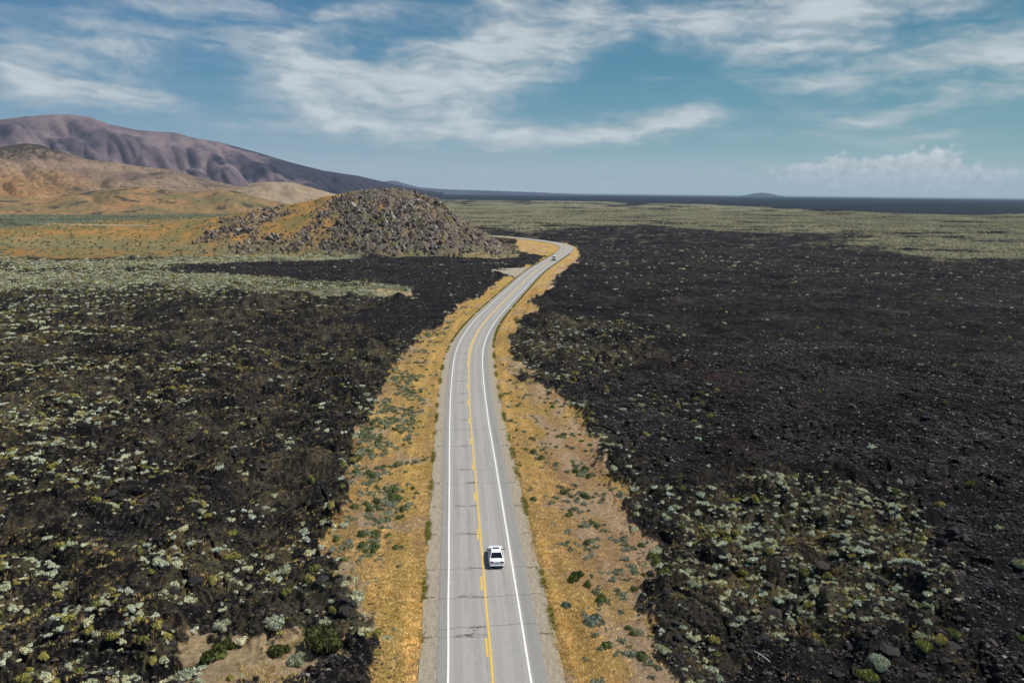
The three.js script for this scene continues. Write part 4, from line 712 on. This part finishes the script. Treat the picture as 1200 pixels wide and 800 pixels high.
{
  const car = new THREE.Group();
  part(car, 'body', loft([[2.36, 0.74, 0.38, 0.72, 0.66, 0], [2.33, 0.82, 0.30, 0.90, 0.80, 0.01], [2.22, 0.87, 0.26, 0.985, 0.86, 0.02], [1.9, 0.905, 0.24, 1.01, 0.88, 0.025], [1.3, 0.92, 0.22, 0.99, 0.87, 0.02], [0.3, 0.925, 0.21, 0.96, 0.85, 0.01], [-0.8, 0.92, 0.21, 0.955, 0.84, 0.02], [-1.3, 0.91, 0.22, 0.93, 0.80, 0.035], [-1.9, 0.89, 0.24, 0.84, 0.72, 0.035], [-2.2, 0.83, 0.27, 0.72, 0.63, 0.03], [-2.33, 0.74, 0.33, 0.60, 0.54, 0.02]].map((q) => ring(...q))), paintWhite);
  const RB = 1.72, FB = -1.12, RT = 0.92, FT = -0.30, yb = 0.93, yt = 1.40, wb = 0.80, wt = 0.60;
  const cab = (z, w, y, c) => [[w, 0.9], [w, y - 0.02], [w * 0.9, y + c * 0.5], [0, y + c], [-w * 0.9, y + c * 0.5], [-w, y - 0.02], [-w, 0.9]].map(([x, h]) => [x, h, z]);
  const roofRing = (z, t) => { const w = mix(wb, wt, t), y = mix(yb, yt, t); return [[wb, yb - 0.04, z], [w, y, z], [w * 0.8, y + 0.045 * t, z], [-w * 0.8, y + 0.045 * t, z], [-w, y, z], [-wb, yb - 0.04, z]]; };
  part(car, 'roof', loft([roofRing(RB, 0), roofRing(RT, 0.97), roofRing(0.4, 1.02), roofRing(FT, 0.97), roofRing(FB, 0)]), paintWhite);
  part(car, 'rear_window', panel([[-0.70, yb + 0.05, RB - 0.07], [0.70, yb + 0.05, RB - 0.07], [0.53, yt - 0.02, RT + 0.06], [-0.53, yt - 0.02, RT + 0.06]], 0.035), darkGlass);
  part(car, 'windscreen', panel([[0.72, yb + 0.05, FB + 0.08], [-0.72, yb + 0.05, FB + 0.08], [-0.54, yt - 0.03, FT - 0.06], [0.54, yt - 0.03, FT - 0.06]], 0.035), darkGlass);
  for (const k of [-1, 1]) for (const [z0, z1, t0, t1] of [[0.30, -0.92, 0.25, -0.32], [1.42, 0.36, 0.86, 0.31]]) { const q = [[k * 0.795, yb + 0.03, z0], [k * 0.795, yb + 0.03, z1], [k * 0.625, yt - 0.05, t1], [k * 0.625, yt - 0.05, t0]]; part(car, 'side_window', panel(k > 0 ? q : [q[1], q[0], q[3], q[2]], 0.02), darkGlass); }
  part(car, 'sunroof', block(0.72, 0.02, 0.36, 0, 1.452, -0.06), darkGlass);
  for (const k of [-1, 1]) {
    part(car, 'tail_light', block(0.40, 0.17, 0.14, k * 0.58, 0.84, 2.31), redLamp);
    part(car, 'headlight', block(0.36, 0.12, 0.16, k * 0.60, 0.62, -2.18), alloy);
    const m = part(car, 'door_mirror', block(0.20, 0.13, 0.11, k * 1.0, 0.99, -0.72), blackTrim); part(m, 'mirror_arm', block(0.14, 0.04, 0.06, k * 0.88, 0.96, -0.70), blackTrim);
    for (const z of [1.35, -1.42]) wheel(car, k * 0.80, z, 0.33, 0.22);
  }
  part(car, 'number_plate', block(0.36, 0.13, 0.03, 0, 0.77, 2.37), plateWhite);
  part(car, 'rear_bumper', block(1.58, 0.2, 0.2, 0, 0.42, 2.32), paintWhite);
  part(car, 'bumper_trim', block(1.45, 0.2, 0.16, 0, 0.30, 2.36), blackTrim);
  const [x, z, tx, tz] = along(S0 + 22.5, 1.75);
  car.position.set(x, 0.05, z); car.scale.setScalar(0.96); car.rotation.y = Math.atan2(-tx, -tz);
  place(car, 'sedan', 'white sedan driving away in the lane beside the white edge line', 'car');
}
{
  const van = new THREE.Group();
  const vring = (z, w, b, t) => [[w * 0.94, b], [w, b + 0.12], [w, b + (t - b) * 0.55], [w * 0.93, t - 0.12], [w * 0.82, t], [-w * 0.82, t], [-w * 0.93, t - 0.12], [-w, b + (t - b) * 0.55], [-w, b + 0.12], [-w * 0.94, b]].map(([x, y]) => [x, y, z]);
  part(van, 'body', loft([[3.0, 0.98, 0.42, 2.62], [2.9, 1.04, 0.36, 2.72], [0, 1.06, 0.34, 2.76], [-1.5, 1.05, 0.34, 2.70], [-2.1, 1.02, 0.34, 2.0], [-2.4, 1.0, 0.34, 1.3], [-2.95, 0.92, 0.38, 1.05], [-3.05, 0.82, 0.45, 0.85]].map((q) => vring(...q))), paintWhite);
  part(van, 'rear_window', block(1.3, 0.55, 0.04, 0, 2.1, 3.0), darkGlass);
  part(van, 'windscreen', panel([[0.85, 1.4, -2.37], [-0.85, 1.4, -2.37], [-0.8, 2.5, -1.68], [0.8, 2.5, -1.68]], 0.05), darkGlass);
  part(van, 'rear_bumper', block(2.0, 0.28, 0.22, 0, 0.48, 3.05), blackTrim);
  for (const k of [-1, 1]) { part(van, 'side_window', block(0.03, 0.6, 2.6, k * 1.045, 1.95, 0.9), darkGlass); part(van, 'tail_light', block(0.18, 0.5, 0.06, k * 0.84, 1.1, 3.0), redLamp); for (const z of [1.9, -2.0]) wheel(van, k * 0.93, z, 0.38, 0.26); }
  const [x, z, tx, tz] = along(S0 + 429, 1.8);
  van.position.set(x, 0.05, z); van.scale.setScalar(1.08); van.rotation.y = Math.atan2(-tx, -tz);
  place(van, 'van', 'tall white van with dark rear window entering the far bend', 'van');
}

/* ------------------------------------------------------------------ single large shrubs, a dead branch, a dark boulder */
{
  const stemMat = matte('stem', 0.10, 0.075, 0.05), r = generator(7);
  const large = (px, py, width, tall, tone, label, dry = 0) => {
    const [x, z] = ground(px, py), g = new THREE.Group(), R = width / 2;
    const f = part(g, 'foliage', bushShape(400 + px, { domes: 16, spread: R * 0.8, radius: R * 0.36, tall, leaves: 170, leaf: 0.24 }), matte('foliage', ...tone));
    if (dry) part(g, 'dry_twigs', tuftShape(500 + px, 60, R * 0.8, R * 0.75, 0.015), matte('twigs', 0.5, 0.42, 0.2));
    for (let i = 0; i < 5; i++) { const a = r() * 6.28, q = R * 0.45 * r(), c = new THREE.CatmullRomCurve3([new THREE.Vector3(Math.cos(a) * q * 0.3, -0.15, Math.sin(a) * q * 0.3), new THREE.Vector3(Math.cos(a) * q, R * 0.3, Math.sin(a) * q), new THREE.Vector3(Math.cos(a) * q * 1.8, R * 0.55 * tall, Math.sin(a) * q * 1.8)]); part(g, 'stem', new THREE.TubeGeometry(c, 6, 0.02, 5), stemMat); }
    g.position.set(x, groundHeight(x, z) - 0.05, z); place(g, 'large_shrub', label, 'shrub');
  };
  large(243, 770, 1.7, 1.3, [0.075, 0.095, 0.028], 'dark green upright bush on the bare silt patch, smaller of the two dark bushes');
  large(262, 764, 2.3, 1.35, [0.085, 0.10, 0.03], 'dark green bushy shrub touching a smaller dark bush on the silt patch');
  large(328, 768, 1.9, 1.2, [0.10, 0.115, 0.04], 'dark olive shrub beside the widest dark bush on the silt patch');
  large(376, 766, 4.0, 1.1, [0.10, 0.11, 0.038], 'widest dark olive shrub at the edge of the silt patch', 1);
  large(350, 776, 1.7, 1.1, [0.40, 0.42, 0.29], 'pale grey shrub wedged between two dark shrubs on the silt patch');
  large(320, 746, 2.0, 1.0, [0.46, 0.48, 0.36], 'rounded pale sagebrush at the upper edge of the silt patch');
  large(262, 736, 2.0, 1.0, [0.47, 0.48, 0.34], 'broad pale sagebrush where the lava meets the silt patch');
  large(215, 790, 2.6, 0.9, [0.44, 0.46, 0.34], 'sprawling pale sagebrush at the foot of the silt patch', 1);
  large(680, 671, 1.9, 0.9, [0.10, 0.13, 0.04], 'bright dark-green bush in the golden verge abreast of the white sedan');
  large(672, 678, 1.6, 0.8, [0.14, 0.17, 0.045], 'yellowish green bush beside a darker green bush on the verge');
  large(697, 724, 2.0, 0.7, [0.30, 0.34, 0.27], 'blue-grey mounded bush on the golden verge');
  large(666, 710, 1.2, 0.9, [0.19, 0.24, 0.2], 'small blue-green bush alone on the golden verge');
  large(1012, 790, 2.2, 0.95, [0.33, 0.33, 0.10], 'yellow-green bush joined to a whitish bush on the cinders', 1);
  large(1034, 788, 2.4, 1.0, [0.52, 0.54, 0.40], 'whitish sagebrush joined to a yellow-green bush on the cinders');
  large(1080, 770, 1.6, 0.9, [0.36, 0.36, 0.10], 'yellow-green tuft on the cinders, the greener of a pair');
  large(1101, 763, 1.4, 0.9, [0.48, 0.42, 0.17], 'yellowish tuft on the cinders, the paler of a pair', 1);
  large(1194, 662, 2.0, 0.9, [0.40, 0.40, 0.22], 'olive-cream bush standing alone on black cinders');
  large(768, 652, 2.2, 1.0, [0.22, 0.22, 0.07], 'olive bush at the corner where the verge meets the lava');
  const branch = new THREE.Group(), [bx, bz] = ground(893, 774), bone = matte('bleached_wood', 0.55, 0.53, 0.48);
  part(branch, 'limb', new THREE.TubeGeometry(new THREE.CatmullRomCurve3([[-0.5, 0.22, -0.6], [-0.2, 0.3, -0.15], [0.1, 0.26, 0.3], [0.5, 0.06, 0.7]].map((v) => new THREE.Vector3(...v))), 14, 0.035, 7), bone);
  part(branch, 'twig', new THREE.TubeGeometry(new THREE.CatmullRomCurve3([[-0.2, 0.3, -0.15], [-0.42, 0.28, 0.2], [-0.4, 0.12, 0.6]].map((v) => new THREE.Vector3(...v))), 8, 0.014, 5), bone);
  branch.position.set(bx, groundHeight(bx, bz) + 0.02, bz); place(branch, 'dead_branch', 'bleached dead branch lying on dark lava', 'branch');
  const [kx, kz] = ground(1102, 643), knob = new THREE.Mesh(rockShape(77, 2, 0.95, 0.2), matte('dark_rock', 0.012, 0.012, 0.013)); knob.position.set(kx, groundHeight(kx, kz) + 0.3, kz); knob.scale.setScalar(0.75);
  place(knob, 'round_boulder', 'round jet-black boulder at the rim of the crowded sagebrush patch', 'boulder');
  const [mx, mz] = ground(579.6, 346), post = new THREE.Group(); part(post, 'stake', new THREE.CylinderGeometry(0.05, 0.06, 1.3, 8).translate(0, 0.5, 0), matte('stake', 0.45, 0.34, 0.05)); part(post, 'reflector', block(0.22, 0.5, 0.04, 0, 1.15, 0), matte('reflector', 0.72, 0.55, 0.08));
  post.position.set(mx, -0.15, mz); place(post, 'marker_post', 'yellow marker post at the grassy edge of the curve', 'post');
}
console.log('ok');
renderer.render(scene, camera);
